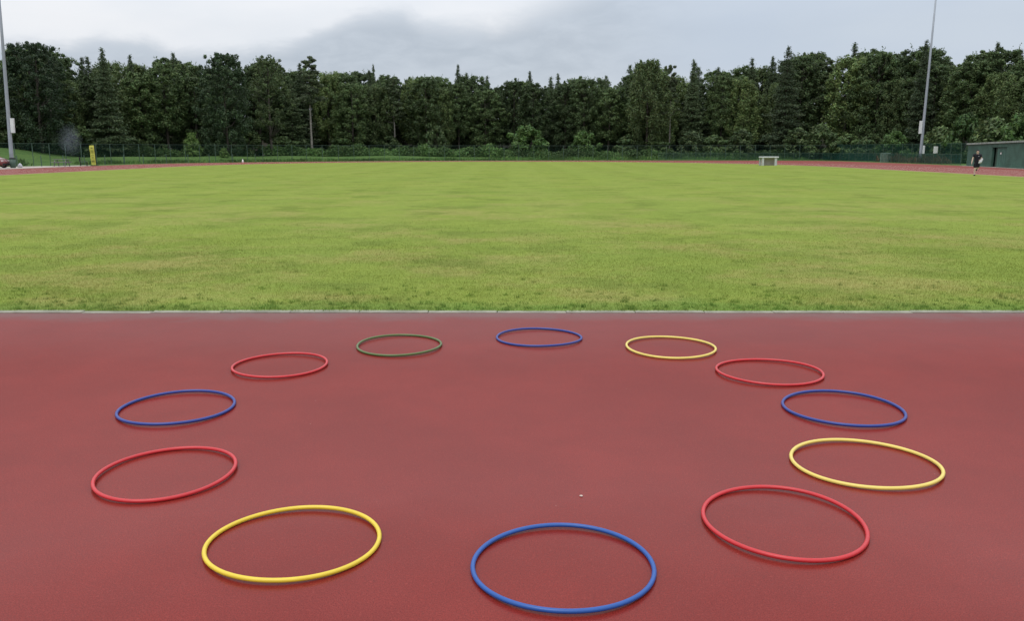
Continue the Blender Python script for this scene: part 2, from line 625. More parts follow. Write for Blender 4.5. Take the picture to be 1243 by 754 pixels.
# bedding strip under the kerb stones
sheet('kerb_bedding', [[(-34, KERB_Y - 0.005), (33, KERB_Y - 0.005), (33, GRASS_Y + 0.02), (-34, GRASS_Y + 0.02)]], -0.006, M['dark'])


def ring(name, off, width, z, mat):
    a, b = inner_edge(off, 90), inner_edge(off + width, 90)
    m = MB()
    for (p, q, r, s) in zip(a[:-1], a[1:], b[1:], b[:-1]):
        m.poly([(*p, z), (*q, z), (*r, z), (*s, z)])
    bmesh.ops.remove_doubles(m.bm, verts=m.bm.verts, dist=1e-4)
    return tag(m.build(name, mat), kind='structure')


M['tan'] = simple('weathered_tan_edging', (0.42, 0.34, 0.25), 0.85, 0, 0.1, 0.25, 1.0)
ring('track_kerb', 0.0, 0.22, 0.008, M['tan'])
for k in range(1, 9):
    ring('lane_line', 0.30 + 1.22 * k, 0.055, -0.008, M['line'])
sheet('path', [[(-46.2, 55), (-46.2, 96), (-48.6, 97), (-53.0, 88), (-54.6, 75), (-55.0, 55)]], -0.004, M['path'])
sheet('path', [[(46.0, 60), (46.4, 77), (49.9, 96.2), (51.2, 96), (48.6, 77), (48.2, 60)]], -0.004, M['path'])

# kerb stones between the red surface and the grass
kerb = tag(empty('kerb', (0, KERB_Y, 0)), kind='structure')
SL = 0.735
kmeshes = []
for v in range(4):
    b = MB()
    b.box((0, 0.056, -0.034), (SL - 0.005 - 0.001 * v, 0.102 - 0.002 * v, 0.085), bevel=0.005)
    kmeshes.append(b.mesh('kerb_stone', M['concrete']))
for i in range(-16, 17):
    o = put_mesh('kerb_stone', kmeshes[i % 4], kerb)
    wav = 0.022 * math.sin(i * 0.9 + 1.0) * math.sin(i * 0.31)
    o.location = (i * SL + 0.21, wav + random.uniform(-0.006, 0.006), random.uniform(-0.004, 0.003))
    o.rotation_euler = (random.uniform(-0.02, 0.02), 0, random.uniform(-0.012, 0.012))

# ------------------------------------------------------------------ grass blades on the near infield
def blades(name, y0, y1, dens, hgt, wid):
    area = []
    n_total = 0
    Vs, Ts = [], []
    ys = np.linspace(y0, y1, 14)
    for a, b in zip(ys[:-1], ys[1:]):
        hw = 0.62 * b + 2.0
        d = dens * (y0 / a) ** 2.2
        n = int(2 * hw * (b - a) * d)
        x = rng.uniform(-hw, hw, n)
        y = rng.uniform(a, b, n)
        if a == y0:
            y = np.where(rng.uniform(0, 1, n) < 0.03, y0 - rng.uniform(0, 0.05, n), y)
        grow = (y0 / a) ** -0.9
        h = hgt * rng.uniform(0.5, 1.25, n)
        # patchy length
        h *= 0.72 + 0.5 * (np.sin(x * 1.7 + 2 * np.sin(y * 1.1)) * np.sin(y * 2.3 + x * 0.6) * 0.5 + 0.5)
        edgeboost = 1 + 0.8 * np.exp(-(y - y0) / 0.12)
        h *= edgeboost
        fade = 1 - sstep((y - 12.0) / 17.0)
        keep = rng.uniform(0, 1, n) < 0.15 + 0.85 * fade
        x, y, h, fade = x[keep], y[keep], h[keep], fade[keep]
        n = len(x)
        h *= 0.25 + 0.75 * fade
        w = wid * rng.uniform(0.7, 1.3, n) * grow
        th = rng.uniform(0, 2 * np.pi, n)
        lean = rng.uniform(0.1, 0.95, n) * h
        lx, ly = np.cos(th) * lean, np.sin(th) * lean
        ph = rng.uniform(0, np.pi, n)
        wx, wy = np.cos(ph) * w, np.sin(ph) * w
        z0 = np.zeros(n)
        v0 = np.stack([x - wx, y - wy, z0], -1)
        v1 = np.stack([x + wx, y + wy, z0], -1)
        v2 = np.stack([x + lx, y + ly, h], -1)
        Vs.append(np.stack([v0, v1, v2], 1).reshape(-1, 3))
        br = rng.uniform(1.0, 1.38, n)
        warm = rng.uniform(0.93, 1.15, n)
        T = np.stack([br * warm, br, br * 0.9], -1)
        Ts.append(np.repeat(T, 3, 0))
    # longer tufts, thickest against the kerb
    k = 520
    ty = y0 + rng.exponential(0.55, k)
    tx = rng.uniform(-7.5, 7.5, k)
    per = 16
    x = np.repeat(tx, per) + rng.normal(0, 0.022, k * per)
    y = np.maximum(np.repeat(ty, per) + rng.normal(0, 0.022, k * per), y0 - 0.04)
    n = len(x)
    h = 0.038 * np.repeat(rng.uniform(0.6, 1.35, k), per) * rng.uniform(0.6, 1.2, n)
    th = rng.uniform(0, 2 * np.pi, n)
    le = rng.uniform(0.15, 0.9, n) * h
    ph = rng.uniform(0, np.pi, n)
    wx, wy = np.cos(ph) * 0.0034, np.sin(ph) * 0.0034
    Vs.append(np.stack([np.stack([x - wx, y - wy, 0 * x], -1), np.stack([x + wx, y + wy, 0 * x], -1),
                        np.stack([x + np.cos(th) * le, y + np.sin(th) * le, h], -1)], 1).reshape(-1, 3))
    tb_ = np.repeat(rng.uniform(0.75, 1.15, k), per)
    Ts.append(np.repeat(np.stack([tb_ * 0.82, tb_, tb_ * 0.8], -1), 3, 0))
    V = np.concatenate(Vs)
    T = np.concatenate(Ts)
    F = np.arange(len(V)).reshape(-1, 3)
    o = put_mesh(name, np_mesh(name, V, F, T, M['blade']), None, (0, 0, 0.002))
    return o


gb = blades('grass_blades', GRASS_Y, 29.0, 2900, 0.021, 0.0028)
tag(gb, 'short mown grass blades on the infield beyond the kerb', 'grass', kind='stuff')
print('grass tris', len(gb.data.polygons))

# ------------------------------------------------------------------ foliage prototypes
def quads(P, N, S, T, stretch=1.0, droop=None):
    """diamond leaf sprays at P facing N with half size S"""
    n = len(P)
    N = N / np.maximum(np.linalg.norm(N, axis=1, keepdims=True), 1e-6)
    ref = rng.normal(size=(n, 3))
    U = np.cross(N, ref)
    U /= np.maximum(np.linalg.norm(U, axis=1, keepdims=True), 1e-6)
    if droop is not None:
        U = droop / np.maximum(np.linalg.norm(droop, axis=1, keepdims=True), 1e-6)
        N = np.cross(U, ref)
        N /= np.maximum(np.linalg.norm(N, axis=1, keepdims=True), 1e-6)
    Wv = np.cross(N, U)
    s = S[:, None]
    V = np.stack([P - U * s * stretch, P - Wv * s * 0.62 + U * s * 0.12, P + U * s * stretch, P + Wv * s * 0.62 - U * s * 0.12], 1).reshape(-1, 3)
    F = np.arange(4 * n).reshape(-1, 4)
    return V, F, np.repeat(T, 4, 0)


def tints(n, lo=0.6, hi=1.45):
    b = rng.uniform(lo, hi, n)
    w = rng.uniform(0.85, 1.2, n)
    return np.stack([b * w, b, b * rng.uniform(0.8, 1.1, n)], -1)


def clump_leaves(C, RC, per, squash, size, up=0.35):
    k = len(C)
    n = k * per
    d = rng.normal(size=(n, 3))
    d /= np.linalg.norm(d, axis=1, keepdims=True)
    rad = rng.uniform(0.45, 1.08, n)
    c = np.repeat(C, per, 0)
    r = np.repeat(RC, per)
    P = c + d * (r * rad)[:, None] * np.array([1, 1, squash])
    N = d + rng.normal(size=(n, 3)) * 0.55 + np.array([0, 0, up])
    S = size * rng.uniform(0.6, 1.35, n)
    ct = np.repeat(rng.uniform(0.75, 1.3, k), per)[:, None]
    T = tints(n) * ct
    return P, N, S, T


def trunk_mesh(name, H, r0, limbs, mat, sway=0.25, top=0.9, seg=7):
    b = MB()
    pts, rad = [], []
    ph = random.uniform(0, 6)
    for k in range(9):
        t = k / 8
        pts.append((sway * math.sin(t * 3 + ph) * t, sway * math.cos(t * 2.3 + ph) * t, t * H * top - (0.4 if k == 0 else 0)))
        rad.append(r0 * (1.25 if k == 0 else 1) * (1 - 0.85 * t) + 0.015)
    b.tube(pts, rad, seg)
    for (z0, end, r) in limbs:
        i = min(8, max(0, int(z0 / (H * top) * 8)))
        s = Vector((pts[i][0], pts[i][1], z0))
        e = Vector(end)
        mid = s.lerp(e, 0.5) + Vector((0, 0, -0.12 * (e - s).length + 0.2))
        b.tube([s, mid, e], [r, r * 0.65, r * 0.2], 5)
    return b.mesh(name, mat)


def broadleaf(seed, H=16.0, Wd=3.6, base=0.14, nc=230, per=92, leaf=0.145, mat='leaf_a', plume=False, bark='bark', sparse=False):
    global rng
    rng = np.random.default_rng(seed)
    random.seed(seed)
    t = rng.uniform(0, 1, nc) ** 0.85
    prof = np.sin(np.pi * np.clip(t * 0.78 + 0.12, 0, 1)) ** 0.55
    th = rng.uniform(0, 2 * np.pi, nc)
    lobes = 1 + 0.22 * np.sin(th * 3 + seed) + 0.15 * np.sin(th * 5 + t * 9)
    rr = Wd * prof * lobes * rng.uniform(0.45, 1.0, nc) ** 0.5
    z = H * (base + (0.97 - base) * t)
    RC = rng.uniform(0.40, 1.05, nc) * (1.12 - 0.5 * t)
    if sparse:
        RC *= 0.75
    # a few leaders break the outline
    nl = 18
    C = np.stack([np.cos(th) * rr, np.sin(th) * rr, z - RC * 0.5], -1)
    lth = rng.uniform(0, 2 * np.pi, nl)
    lr = rng.uniform(0.05, 0.6, nl) * Wd * 0.75
    L = np.stack([np.cos(lth) * lr, np.sin(lth) * lr, H * rng.uniform(0.88, 1.0, nl) - lr * 0.35], -1)
    C = np.concatenate([C, L])
    RC = np.concatenate([RC, rng.uniform(0.22, 0.5, nl)])
    P, N, S, T = clump_leaves(C, RC, per, 1.5 if plume else 0.78, leaf)
    nt, pl_ = 90, 14
    tt_ = rng.uniform(0.45, 1.0, nt)
    ta = rng.uniform(0, 2 * np.pi, nt)
    tr_ = Wd * np.sin(np.pi * np.clip(tt_ * 0.78 + 0.12, 0, 1)) ** 0.55 * rng.uniform(0.3, 1.0, nt)
    t0 = np.stack([np.cos(ta) * tr_, np.sin(ta) * tr_, H * (base + (0.95 - base) * tt_)], -1)
    up_ = np.stack([np.cos(ta) * 0.35, np.sin(ta) * 0.35, np.ones(nt)], -1) * rng.uniform(0.5, 1.25, nt)[:, None]
    q_ = rng.uniform(0, 1, (nt, pl_, 1))
    Pt = (t0[:, None] + up_[:, None] * q_ + rng.normal(0, 0.13, (nt, pl_, 3)) * (1.2 - q_)).reshape(-1, 3)
    P = np.concatenate([P, Pt])
    N = np.concatenate([N, rng.normal(size=Pt.shape) + np.array([0, 0, 0.3])])
    S = np.concatenate([S, leaf * rng.uniform(0.5, 1.0, len(Pt))])
    T = np.concatenate([T, tints(len(Pt), 0.9, 1.6)])
    if plume:
        P[:, 0] += 0.25 * (P[:, 2] / H) ** 2 * 2.0
    V, F, T = quads(P, N, S, T, 1.25 if plume else 1.0)
    crown = np_mesh('crown', V, F, T, M[mat])
    limbs = []
    for k in rng.choice(nc, 16, replace=False):
        z0 = max(1.5, float(C[k, 2]) - random.uniform(1.2, 3.2))
        limbs.append((min(z0, H * 0.8), tuple(C[k]), random.uniform(0.05, 0.11)))
    return crown, trunk_mesh('trunk', H, 0.24, limbs, M[bark])


def spruce(seed, H=17.0, Wd=3.4, base=0.10, mat='needle', gap=0.5):
    global rng
    rng = np.random.default_rng(seed)
    random.seed(seed)
    Ps, Ds, Ss, limbs = [], [], [], []
    z = H * base
    while z < H * 0.985:
        t = (z - H * base) / (H * (1 - base))
        rmax = Wd * (1 - t) ** 0.80 * random.uniform(0.62, 1.15) + 0.025
        nb = 7 if t < 0.8 else 5
        a0 = random.uniform(0, 6.3)
        for k in range(nb):
            a = a0 + 2 * math.pi * k / nb + random.uniform(-0.3, 0.3)
            r = rmax * random.uniform(0.5, 1.15)
            zb = z + random.uniform(-0.9, 0.9) * gap * (1 - 0.6 * t)
            n = int(16 + 46 * r)
            s = rng.uniform(0.08, 1, n) ** 0.7
            drop = -0.30 * r * s + 0.22 * r * s * s + (0.25 * r * s if t > 0.75 else 0)
            wv = rng.normal(0, 0.16 + 0.30 * r * 0.35, n) * (0.4 + s)
            x = np.cos(a) * r * s - np.sin(a) * wv
            y = np.sin(a) * r * s + np.cos(a) * wv
            Ps.append(np.stack([x, y, zb + drop + rng.normal(0, 0.12, n)], -1))
            Ds.append(np.stack([np.cos(a) + rng.normal(0, 0.5, n), np.sin(a) + rng.normal(0, 0.5, n), rng.uniform(-0.9, 0.1, n)], -1))
            Ss.append(rng.uniform(0.09, 0.20, n) * (1 - 0.55 * t))
            if k % 3 == 0:
                limbs.append((z, (math.cos(a) * r * 0.9, math.sin(a) * r * 0.9, z - 0.1 * r), 0.035))
        z += gap * (1 - 0.45 * t) * random.uniform(0.85, 1.2)
    P = np.concatenate(Ps)
    V, F, T = quads(P, rng.normal(size=P.shape), np.concatenate(Ss), tints(len(P)), 1.3, np.concatenate(Ds))
    return np_mesh('crown', V, F, T, M[mat]), trunk_mesh('trunk', H, 0.20, limbs, M['bark'], 0.06, 0.985)


def pine(seed, H=17.0, base=0.52, Wd=2.6, bark='palebark', nc=46):
    global rng
    rng = np.random.default_rng(seed)
    random.seed(seed)
    t = rng.uniform(0, 1, nc)
    th = rng.uniform(0, 2 * np.pi, nc)
    rr = Wd * (1.05 - 0.75 * t) * rng.uniform(0.25, 1.0, nc)
    C = np.stack([np.cos(th) * rr, np.sin(th) * rr, H * (base + (0.97 - base) * t)], -1)
    RC = rng.uniform(0.55, 1.05, nc) * (1.1 - 0.45 * t)
    P, N, S, T = clump_leaves(C, RC, 190, 0.42, 0.13, 0.5)
    V, F, T = quads(P, N, S, T, 1.3)
    limbs = [(float(C[k, 2]) - random.uniform(0.2, 0.9), tuple(C[k]), 0.055) for k in range(0, nc, 2)]
    for k in range(8):      # dead stubs on the bare stem
        a = random.uniform(0, 6.3)
        zz = random.uniform(0.2, base) * H
        limbs.append((zz, (math.cos(a) * 1.0, math.sin(a) * 1.0, zz + 0.1), 0.03))
    return np_mesh('crown', V, F, T, M['pine']), trunk_mesh('trunk', H, 0.22, limbs, M[bark], 0.22, 0.96)


def shrub(seed, H=3.4, Wd=1.7, nc=55, per=90, leaf=0.12, mat='shrub', spiky=True):
    global rng
    rng = np.random.default_rng(seed)
    random.seed(seed)
    t = rng.uniform(0, 1, nc)
    th = rng.uniform(0, 2 * np.pi, nc)
    rr = Wd * np.sqrt(np.clip(1 - (t * 1.02) ** 2.2, 0, 1)) * rng.uniform(0.4, 0.95, nc) * (1 + 0.15 * np.sin(th * 3 + seed))
    C = np.stack([np.cos(th) * rr, np.sin(th) * rr, H * (0.10 + 0.80 * t)], -1)
    RC = rng.uniform(0.25, 0.5, nc) * (H / 3.4) ** 0.7
    P, N, S, T = clump_leaves(C, RC, per, 0.95, leaf)
    if spiky:
        ns = 420
        th = rng.uniform(0, 6.28, ns // 14).repeat(14)
        s = rng.uniform(0.75, 1.12, ns)
        q = rng.uniform(0.1, 0.6, ns // 14).repeat(14) * Wd
        P2 = np.stack([np.cos(th) * q * s, np.sin(th) * q * s, H * s], -1) + rng.normal(0, 0.07, (ns, 3))
        P = np.concatenate([P, P2])
        N = np.concatenate([N, rng.normal(size=(ns, 3))])
        S = np.concatenate([S, rng.uniform(0.05, 0.11, ns)])
        T = np.concatenate([T, tints(ns, 0.9, 1.5)])
    V, F, T = quads(P, N, S, T, 1.2)
    b = MB()
    for k in range(7):
        c = C[k * 5 % nc]
        b.tube([(random.uniform(-.15, .15), random.uniform(-.15, .15), -0.25), tuple(c * np.array([.5, .5, .55])), tuple(c)], [0.05, 0.035, 0.012], 5)
    return np_mesh('crown', V, F, T, M[mat]), b.mesh('stem', M['bark'])


PROTO = {
    'broad': [broadleaf(101), broadleaf(102, Wd=4.1, nc=250), broadleaf(103, Wd=3.1, base=0.30), broadleaf(104, Wd=3.7, base=0.24)],
    'plume': [broadleaf(201, Wd=3.2, nc=210, mat='leaf_f', plume=True, leaf=0.135), broadleaf(202, Wd=3.8, nc=240, mat='leaf_f', plume=True, leaf=0.135, base=0.22)],
    'oak': [broadleaf(301, Wd=4.6, base=0.05, nc=340, per=90, leaf=0.15, mat='leaf_d')],
    'ash': [broadleaf(401, Wd=3.3, base=0.30, nc=120, per=60, leaf=0.12, mat='leaf_f', bark='bark', sparse=True)],
    'spruce': [spruce(501), spruce(502, Wd=3.0), spruce(503, Wd=3.8, gap=0.6)],
    'pine': [pine(601), pine(602, base=0.45, Wd=2.9, nc=54)],
}
SHRUBS = [shrub(701, mat='bush'), shrub(702, H=3.4, Wd=2.1, spiky=False), shrub(703, H=3.4, Wd=1.9, mat='leaf_a', leaf=0.14, spiky=False)]
PH = {'broad': 16.0, 'plume': 16.0, 'oak': 16.0, 'ash': 16.0, 'spruce': 17.0, 'pine': 17.0}
NAMES = {'broad': 'broadleaf_tree', 'plume': 'broadleaf_tree', 'oak': 'oak_tree', 'ash': 'ash_tree', 'spruce': 'spruce_tree', 'pine': 'pine_tree'}

# skyline of the wood: picture column, row
SKY = [(-120, 60), (0, 72), (14, 60), (25, 54), (40, 51), (60, 52), (75, 54), (95, 61), (112, 67), (124, 70), (134, 59), (145, 70), (160, 66), (175, 67), (200, 65),
       (216, 65), (230, 72), (248, 71), (258, 74), (268, 65), (276, 64), (292, 69), (310, 71), (330, 68), (345, 75), (360, 80), (372, 75), (380, 65), (390, 77),
       (410, 80), (425, 81), (437, 75), (450, 83), (456, 79), (470, 86), (487, 82), (500, 88), (520, 88), (540, 89), (557, 79), (567, 86), (590, 91), (605, 96),
       (620, 93), (640, 90), (650, 88), (670, 92), (690, 89), (710, 89), (730, 91), (750, 92), (757, 80), (766, 76), (780, 74), (790, 71), (800, 78), (806, 86),
       (812, 77), (820, 78), (829, 87), (838, 73), (850, 84), (870, 80), (885, 77), (905, 75), (925, 68), (940, 64), (950, 56), (963, 64), (980, 55), (1000, 61),
       (1015, 59), (1030, 54), (1045, 59), (1058, 52), (1070, 59), (1085, 56), (1100, 57), (1113, 50), (1130, 59), (1150, 59), (1175, 50), (1190, 55), (1198, 52),
       (1220, 59), (1240, 56), (1380, 52)]
SKX = np.array([a for a, _ in SKY], float)
SKYY = np.array([b for _, b in SKY], float)


def top_height(px, y, span=7):
    row = max(np.interp(px + d, SKX, SKYY) * 1.0 for d in (-span, 0, span)) * 0.5 + np.interp(px, SKX, SKYY) * 0.5
    p = R(10.72)
    ang = math.atan((377 - row) / 1030) - p
    return CAM_H + math.tan(ang) * y


def plant_tree(kind, variant, x, y, H, wide=1.0, rz=0.0, label='', group=None):
    cr, tr = PROTO[kind][variant % len(PROTO[kind])]
    z = float(ground_z(x, y)) - 0.05
    root = empty(NAMES[kind], (x, y, z), rz)
    s = (H - z) / PH[kind]
    root.scale = (s * wide, s * wide, s)
    put_mesh('crown', cr, root)
    put_mesh('trunk', tr, root)
    tag(root, label, 'tree', group)
    return root


edge_path = [(-92, 88), (-82, 101), (-71, 119), (-63, 131), (-55, 143), (-43, 153), (-20, 161), (0, 163), (30, 161), (57, 158), (69, 145), (73, 127), (74, 108), (74, 92)]
ep = dense(edge_path, 0.5)


def walk(spacing, off, jit):
    acc, o = 0.0, []
    for a, b in zip(ep[:-1], ep[1:]):
        d = math.dist(a, b)
        acc += d
        if acc >= spacing:
            acc = random.uniform(-0.35, 0.35) * spacing
            nxv, nyv = (b[1] - a[1]) / d, -(b[0] - a[0]) / d      # right-hand normal
            # outward (away from the field)
            if nxv * (a[0]) + nyv * (a[1] - 60) < 0:
                nxv, nyv = -nxv, -nyv
            o.append((a[0] + nxv * (off + random.uniform(-jit, jit)), a[1] + nyv * (off + random.uniform(-jit, jit))))
    return o


SECT = [(-400, 14, 'left of left mast'), (14, 112, 'left mast to yellow banner'), (112, 235, 'yellow banner to round bush'),
        (235, 330, 'just right of round bush'), (330, 470, 'around bare pale pine stem'), (470, 620, 'behind bright bramble bank'),
        (620, 760, 'behind two round shrubs'), (760, 930, 'left of white table'), (930, 1075, 'white table to pale gate'),
        (1075, 1180, 'around right mast'), (1180, 2000, 'behind green shed')]
ORD = ['first', 'second', 'third', 'fourth', 'fifth', 'sixth', 'seventh', 'eighth', 'ninth', 'tenth', 'eleventh', 'twelfth']
KW = {'broad': 'dark broadleaf', 'plume': 'feathery broadleaf', 'spruce': 'pointed spruce', 'pine': 'bare-stemmed pine', 'oak': 'dense oak'}


def section(px):
    for a, b, s in SECT:
        if a <= px < b:
            return s
    return SECT[-1][2]


special = [  # kind, variant, column, distance, height factor, width, label
    ('oak', 0, 277, 138, 1.0, 0.82, 'broad very dark round-topped oak rising right of the round green bush'),
    ('ash', 0, 330, 146, 1.0, 0.95, 'thin-crowned ash with twiggy top and pale forked stem, right of the dark oak'),
    ('pine', 0, 379, 150, 1.0, 0.9, 'tall pine with long bare pale stem at the wood edge, left of centre'),
    ('oak', 0, 52, 118, 1.0, 0.95, 'tall broad dark tree with lumpy crown, highest at the left end of the wood'),
    ('pine', 1, 812, 156, 1.0, 0.62, 'slender pine with bare pale stem and small tufted top right of centre'),
    ('plume', 1, 785, 154, 1.0, 0.9, 'tall rounded tree standing above its neighbours right of the two round shrubs'),
    ('spruce', 1, 838, 160, 1.0, 0.9, 'pointed spruce with open tip just right of the slender pine'),
    ('spruce', 0, 134, 128, 1.0, 0.95, 'spruce with narrow tip poking above the wood right of the yellow banner'),
    ('spruce', 0, 557, 166, 1.0, 0.8, 'small spruce tip poking above the wood left of the centre'),
    ('spruce', 2, 950, 152, 1.0, 0.9, 'pointed spruce rising above the wood over the white table'),
    ('spruce', 1, 1113, 140, 1.0, 0.9, 'pointed spruce tip just left of the right floodlight mast'),
    ('spruce', 0, 1198, 134, 1.0, 0.9, 'pointed spruce tip above the green shed'),
    ('spruce', 1, 456, 166, 1.0, 0.6, 'thin spruce spike above the wood over the left part of the bramble bank'),
]
for k, v, px, y, hf, wd, lab in special:
    plant_tree(k, v, lat(px, y), y, top_height(px, y, 0) * hf + 0.25, wd, random.uniform(0, 6.28), lab)

# front row, one by one
random.seed(5)
front = sorted(walk(4.3, 0.0, 1.2), key=lambda q: q[0] / q[1])
count = {}
sp_px = [s[2] for s in special[:7]]
for (x, y) in front:
    px = 621.5 + 1048 * x / y
    if any(abs(px - q) < 9 for q in sp_px):
        continue
    kind = random.choices(['broad', 'plume', 'spruce', 'pine'], [5.0, 3.6 if px > 560 else 2.4, 1.0, 0.4])[0]
    sec = section(px)
    n = count.get((sec, kind), 0)
    count[(sec, kind)] = n + 1
    lab = "%s %s from left in the wood's front row, %s" % (ORD[min(n, 11)], KW[kind], sec)
    hf = random.uniform(0.72, 0.98) if kind != 'pine' else random.uniform(0.9, 0.98)
    plant_tree(kind, random.randrange(4), x, y, top_height(px, y) * hf, random.uniform(0.85, 1.2), random.uniform(0, 6.28), lab, 'front row of the wood')

for row, off, sp_, lo, hi, wds, nm in ((1, 5.0, 4.2, 0.90, 0.99, (0.85, 1.1), 'second row'), (2, 10.0, 4.4, 0.92, 1.0, (0.95, 1.2), 'back row')):
    count = {}
    for (x, y) in sorted(walk(sp_, off, 1.5), key=lambda q: q[0] / q[1]):
        px = 621.5 + 1048 * x / y
        kind = random.choices(['broad', 'plume', 'spruce', 'pine'], [4.4, 3.0, 2.8, 0.7])[0]
        n = count.get((section(px), kind), 0)
        count[(section(px), kind)] = n + 1
        lab = "%s %s from left in the wood's %s, %s" % (ORD[min(n, 11)], KW[kind], nm, section(px))
        plant_tree(kind, random.randrange(4), x, y, top_height(px, y) * (random.uniform(0.985, 1.05) if kind == 'spruce' else random.uniform(lo, hi)), random.uniform(*wds), random.uniform(0, 6.28), lab,
                   '%s of the wood' % nm)
# far filler so no daylight comes through under the crowns: a last dense row
count = {}
for (x, y) in sorted(walk(5.5, 16.0, 1.5), key=lambda q: q[0] / q[1]):
    px = 621.5 + 1048 * x / y
    n = count.get(section(px), 0)
    count[section(px)] = n + 1
    plant_tree('oak', 0, x, y, top_height(px, y) * random.uniform(0.74, 0.9), random.uniform(1.05, 1.3), random.uniform(0, 6.28),
               "%s dense oak from left deep inside the wood, %s" % (ORD[min(n, 11)], section(px)), 'deep row of the wood')

# ------------------------------------------------------------------ shrubs
def plant_shrub(v, x, y, H, Wd, label, group=None, name='shrub'):
    cr, st = SHRUBS[v]
    z = float(ground_z(x, y)) - 0.08
    root = empty(name, (x, y, z), random.uniform(0, 6.28))
    base_w = (1.7, 2.1, 1.9)[v]
    root.scale = (Wd / base_w, Wd / base_w, H / 3.4)
    put_mesh('crown', cr, root)
    put_mesh('stem', st, root)
    return tag(root, label, 'shrub', group)


plant_shrub(0, lat(233.5, 132), 132, 3.3, 1.5, 'round bright green bush with spiky top behind the fence, left of centre', name='round_bush')
plant_shrub(0, lat(271.5, 131), 131, 1.25, 0.85, 'small low bush just right of the round green bush', name='low_bush')
plant_shrub(1, lat(640, 153), 153, 5.6, 4.2, 'wide rounded shrub in front of the wood at the centre', name='round_shrub')
plant_shrub(1, lat(708, 152), 152, 4.6, 3.0, 'rounded shrub right of the wide one at the centre', name='round_shrub')
plant_shrub(2, lat(530, 155), 155, 5.6, 2.0, 'upright conical shrub at the wood foot left of the wide rounded shrub')
for i, px in enumerate((838, 868, 898)):
    plant_shrub(2, lat(px, 151), 151, (4.4, 3.8, 4.8)[i], 2.8, '%s of three leafy shrubs behind the fence left of the white table' % ('leftmost', 'middle', 'rightmost')[i],
                'shrubs left of the white table')
for i, (px, y, H, Wd) in enumerate([(965, 149, 5.2, 3.0), (995, 148, 6.0, 3.2), (1030, 146, 4.6, 2.9), (1058, 142, 4.6, 2.7)]):
    plant_shrub(2, lat(px, y), y, H, Wd, '%s leafy shrub from the left behind the fence right of the white table' % ORD[i], 'shrubs right of the white table')
for i, (px, y, H, Wd) in enumerate([(1085, 135, 5.0, 2.8), (1140, 122, 5.2, 2.9), (1172, 116, 6.8, 3.4), (1205, 110, 6.0, 3.2), (1240, 104, 6.4, 3.2), (1285, 98, 6.0, 3.2)]):
    lab = ('leafy shrub behind the fence left of the right floodlight mast', 'leafy shrub behind the white board right of the mast',
           'tall leafy shrub over the left end of the green shed', 'leafy shrub behind the middle of the green shed',
           'tall leafy shrub behind the right end of the green shed', 'leafy shrub behind the shed outside the right edge')[i]
    plant_shrub(2 if i % 2 else 1, lat(px, y), y, H, Wd, lab, 'shrubs by the green shed')
for i, (px, y, H) in enumerate([(-20, 117, 4.5), (20, 119, 5.0), (60, 122, 4.2), (100, 127, 4.6), (140, 133, 4.2), (178, 138, 4.6), (300, 148, 4.4), (345, 151, 3.6), (420, 157, 4.2), (470, 158, 3.8), (765, 155, 4.0), (795, 155, 3.4)]):
    plant_shrub(2, lat(px, y), y, H, 3.0, '%s dark low shrub from the left at the foot of the wood' % ORD[i], 'dark shrubs at the foot of the wood')


# ------------------------------------------------------------------ brambles and rough growth
def growth(name, path, width, height, n, leaf, mat, label, cat, lo=0.7, hi=1.35, upright=False):
    global rng
    rng = np.random.default_rng(abs(hash(name)) % 1000 if False else len(label) * 7)
    pts = np.array(dense(path, 0.5))
    i = rng.integers(0, len(pts), n)
    c = pts[i] + rng.normal(0, 0.35, (n, 2))
    off = rng.uniform(-1, 1, n)
    tang = pts[np.minimum(i + 1, len(pts) - 1)] - pts[np.maximum(i - 1, 0)]
    tang /= np.maximum(np.linalg.norm(tang, axis=1, keepdims=True), 1e-6)
    c = c + np.stack([-tang[:, 1], tang[:, 0]], -1) * (off * width)[:, None]
    s = i * 0.5
    hh = height * (1 - 0.8 * off ** 2) * (0.72 + 0.18 * np.sin(s * 0.55) + 0.16 * np.sin(s * 1.7 + 1) + 0.1 * np.sin(s * 3.9))
    z = ground_z(c[:, 0], c[:, 1]) + hh * rng.uniform(0.05, 1.0, n) ** 0.6
    P = np.stack([c[:, 0], c[:, 1], z], -1)
    N = rng.normal(size=(n, 3)) + np.array([0, -0.25, 0.7])
    S = leaf * rng.uniform(0.6, 1.4, n)
    T = tints(n, lo, hi) * (0.85 + 0.3 * np.sin(s * 0.8 + 2 * np.sin(s * 0.21)))[:, None]
    dr = None
    if upright:
        dr = rng.normal(0, 0.25, (n, 3)) + np.array([0, 0, 1.0])
    V, F, T = quads(P, N, S, T, 2.6 if upright else 1.1, dr)
    return tag(put_mesh(name, np_mesh(name, V, F, T, M[mat])), label, cat, kind='stuff')


growth('bramble_bank', [(lat(325, 147), 147), (lat(420, 150), 150), (lat(520, 151), 151), (lat(605, 150), 150)], 1.5, 1.9, 32000, 0.14, 'bramble',
       'bright green bank of brambles between fence and wood at the centre', 'brambles')
growth('undergrowth', [(lat(605, 150), 150), (lat(700, 149.5), 149.5), (lat(800, 149), 149), (lat(910, 149), 149), (lat(1010, 150), 150)], 1.6, 1.35, 24000, 0.14, 'shrub',
       'low dark green undergrowth behind the fence right of centre', 'undergrowth')
growth('undergrowth', [(lat(1015, 149), 149), (60.0, 140), (61.5, 122), (61, 108), (58, 97)], 1.6, 1.9, 22000, 0.14, 'shrub',
       'green undergrowth behind the fence around the right floodlight mast', 'undergrowth')
growth('undergrowth', [(-66, 122), (-57, 134), (-50, 143), (-45, 147)], 1.6, 1.7, 16000, 0.14, 'shrub',
       'green undergrowth at the wood foot beside the round green bush', 'undergrowth')
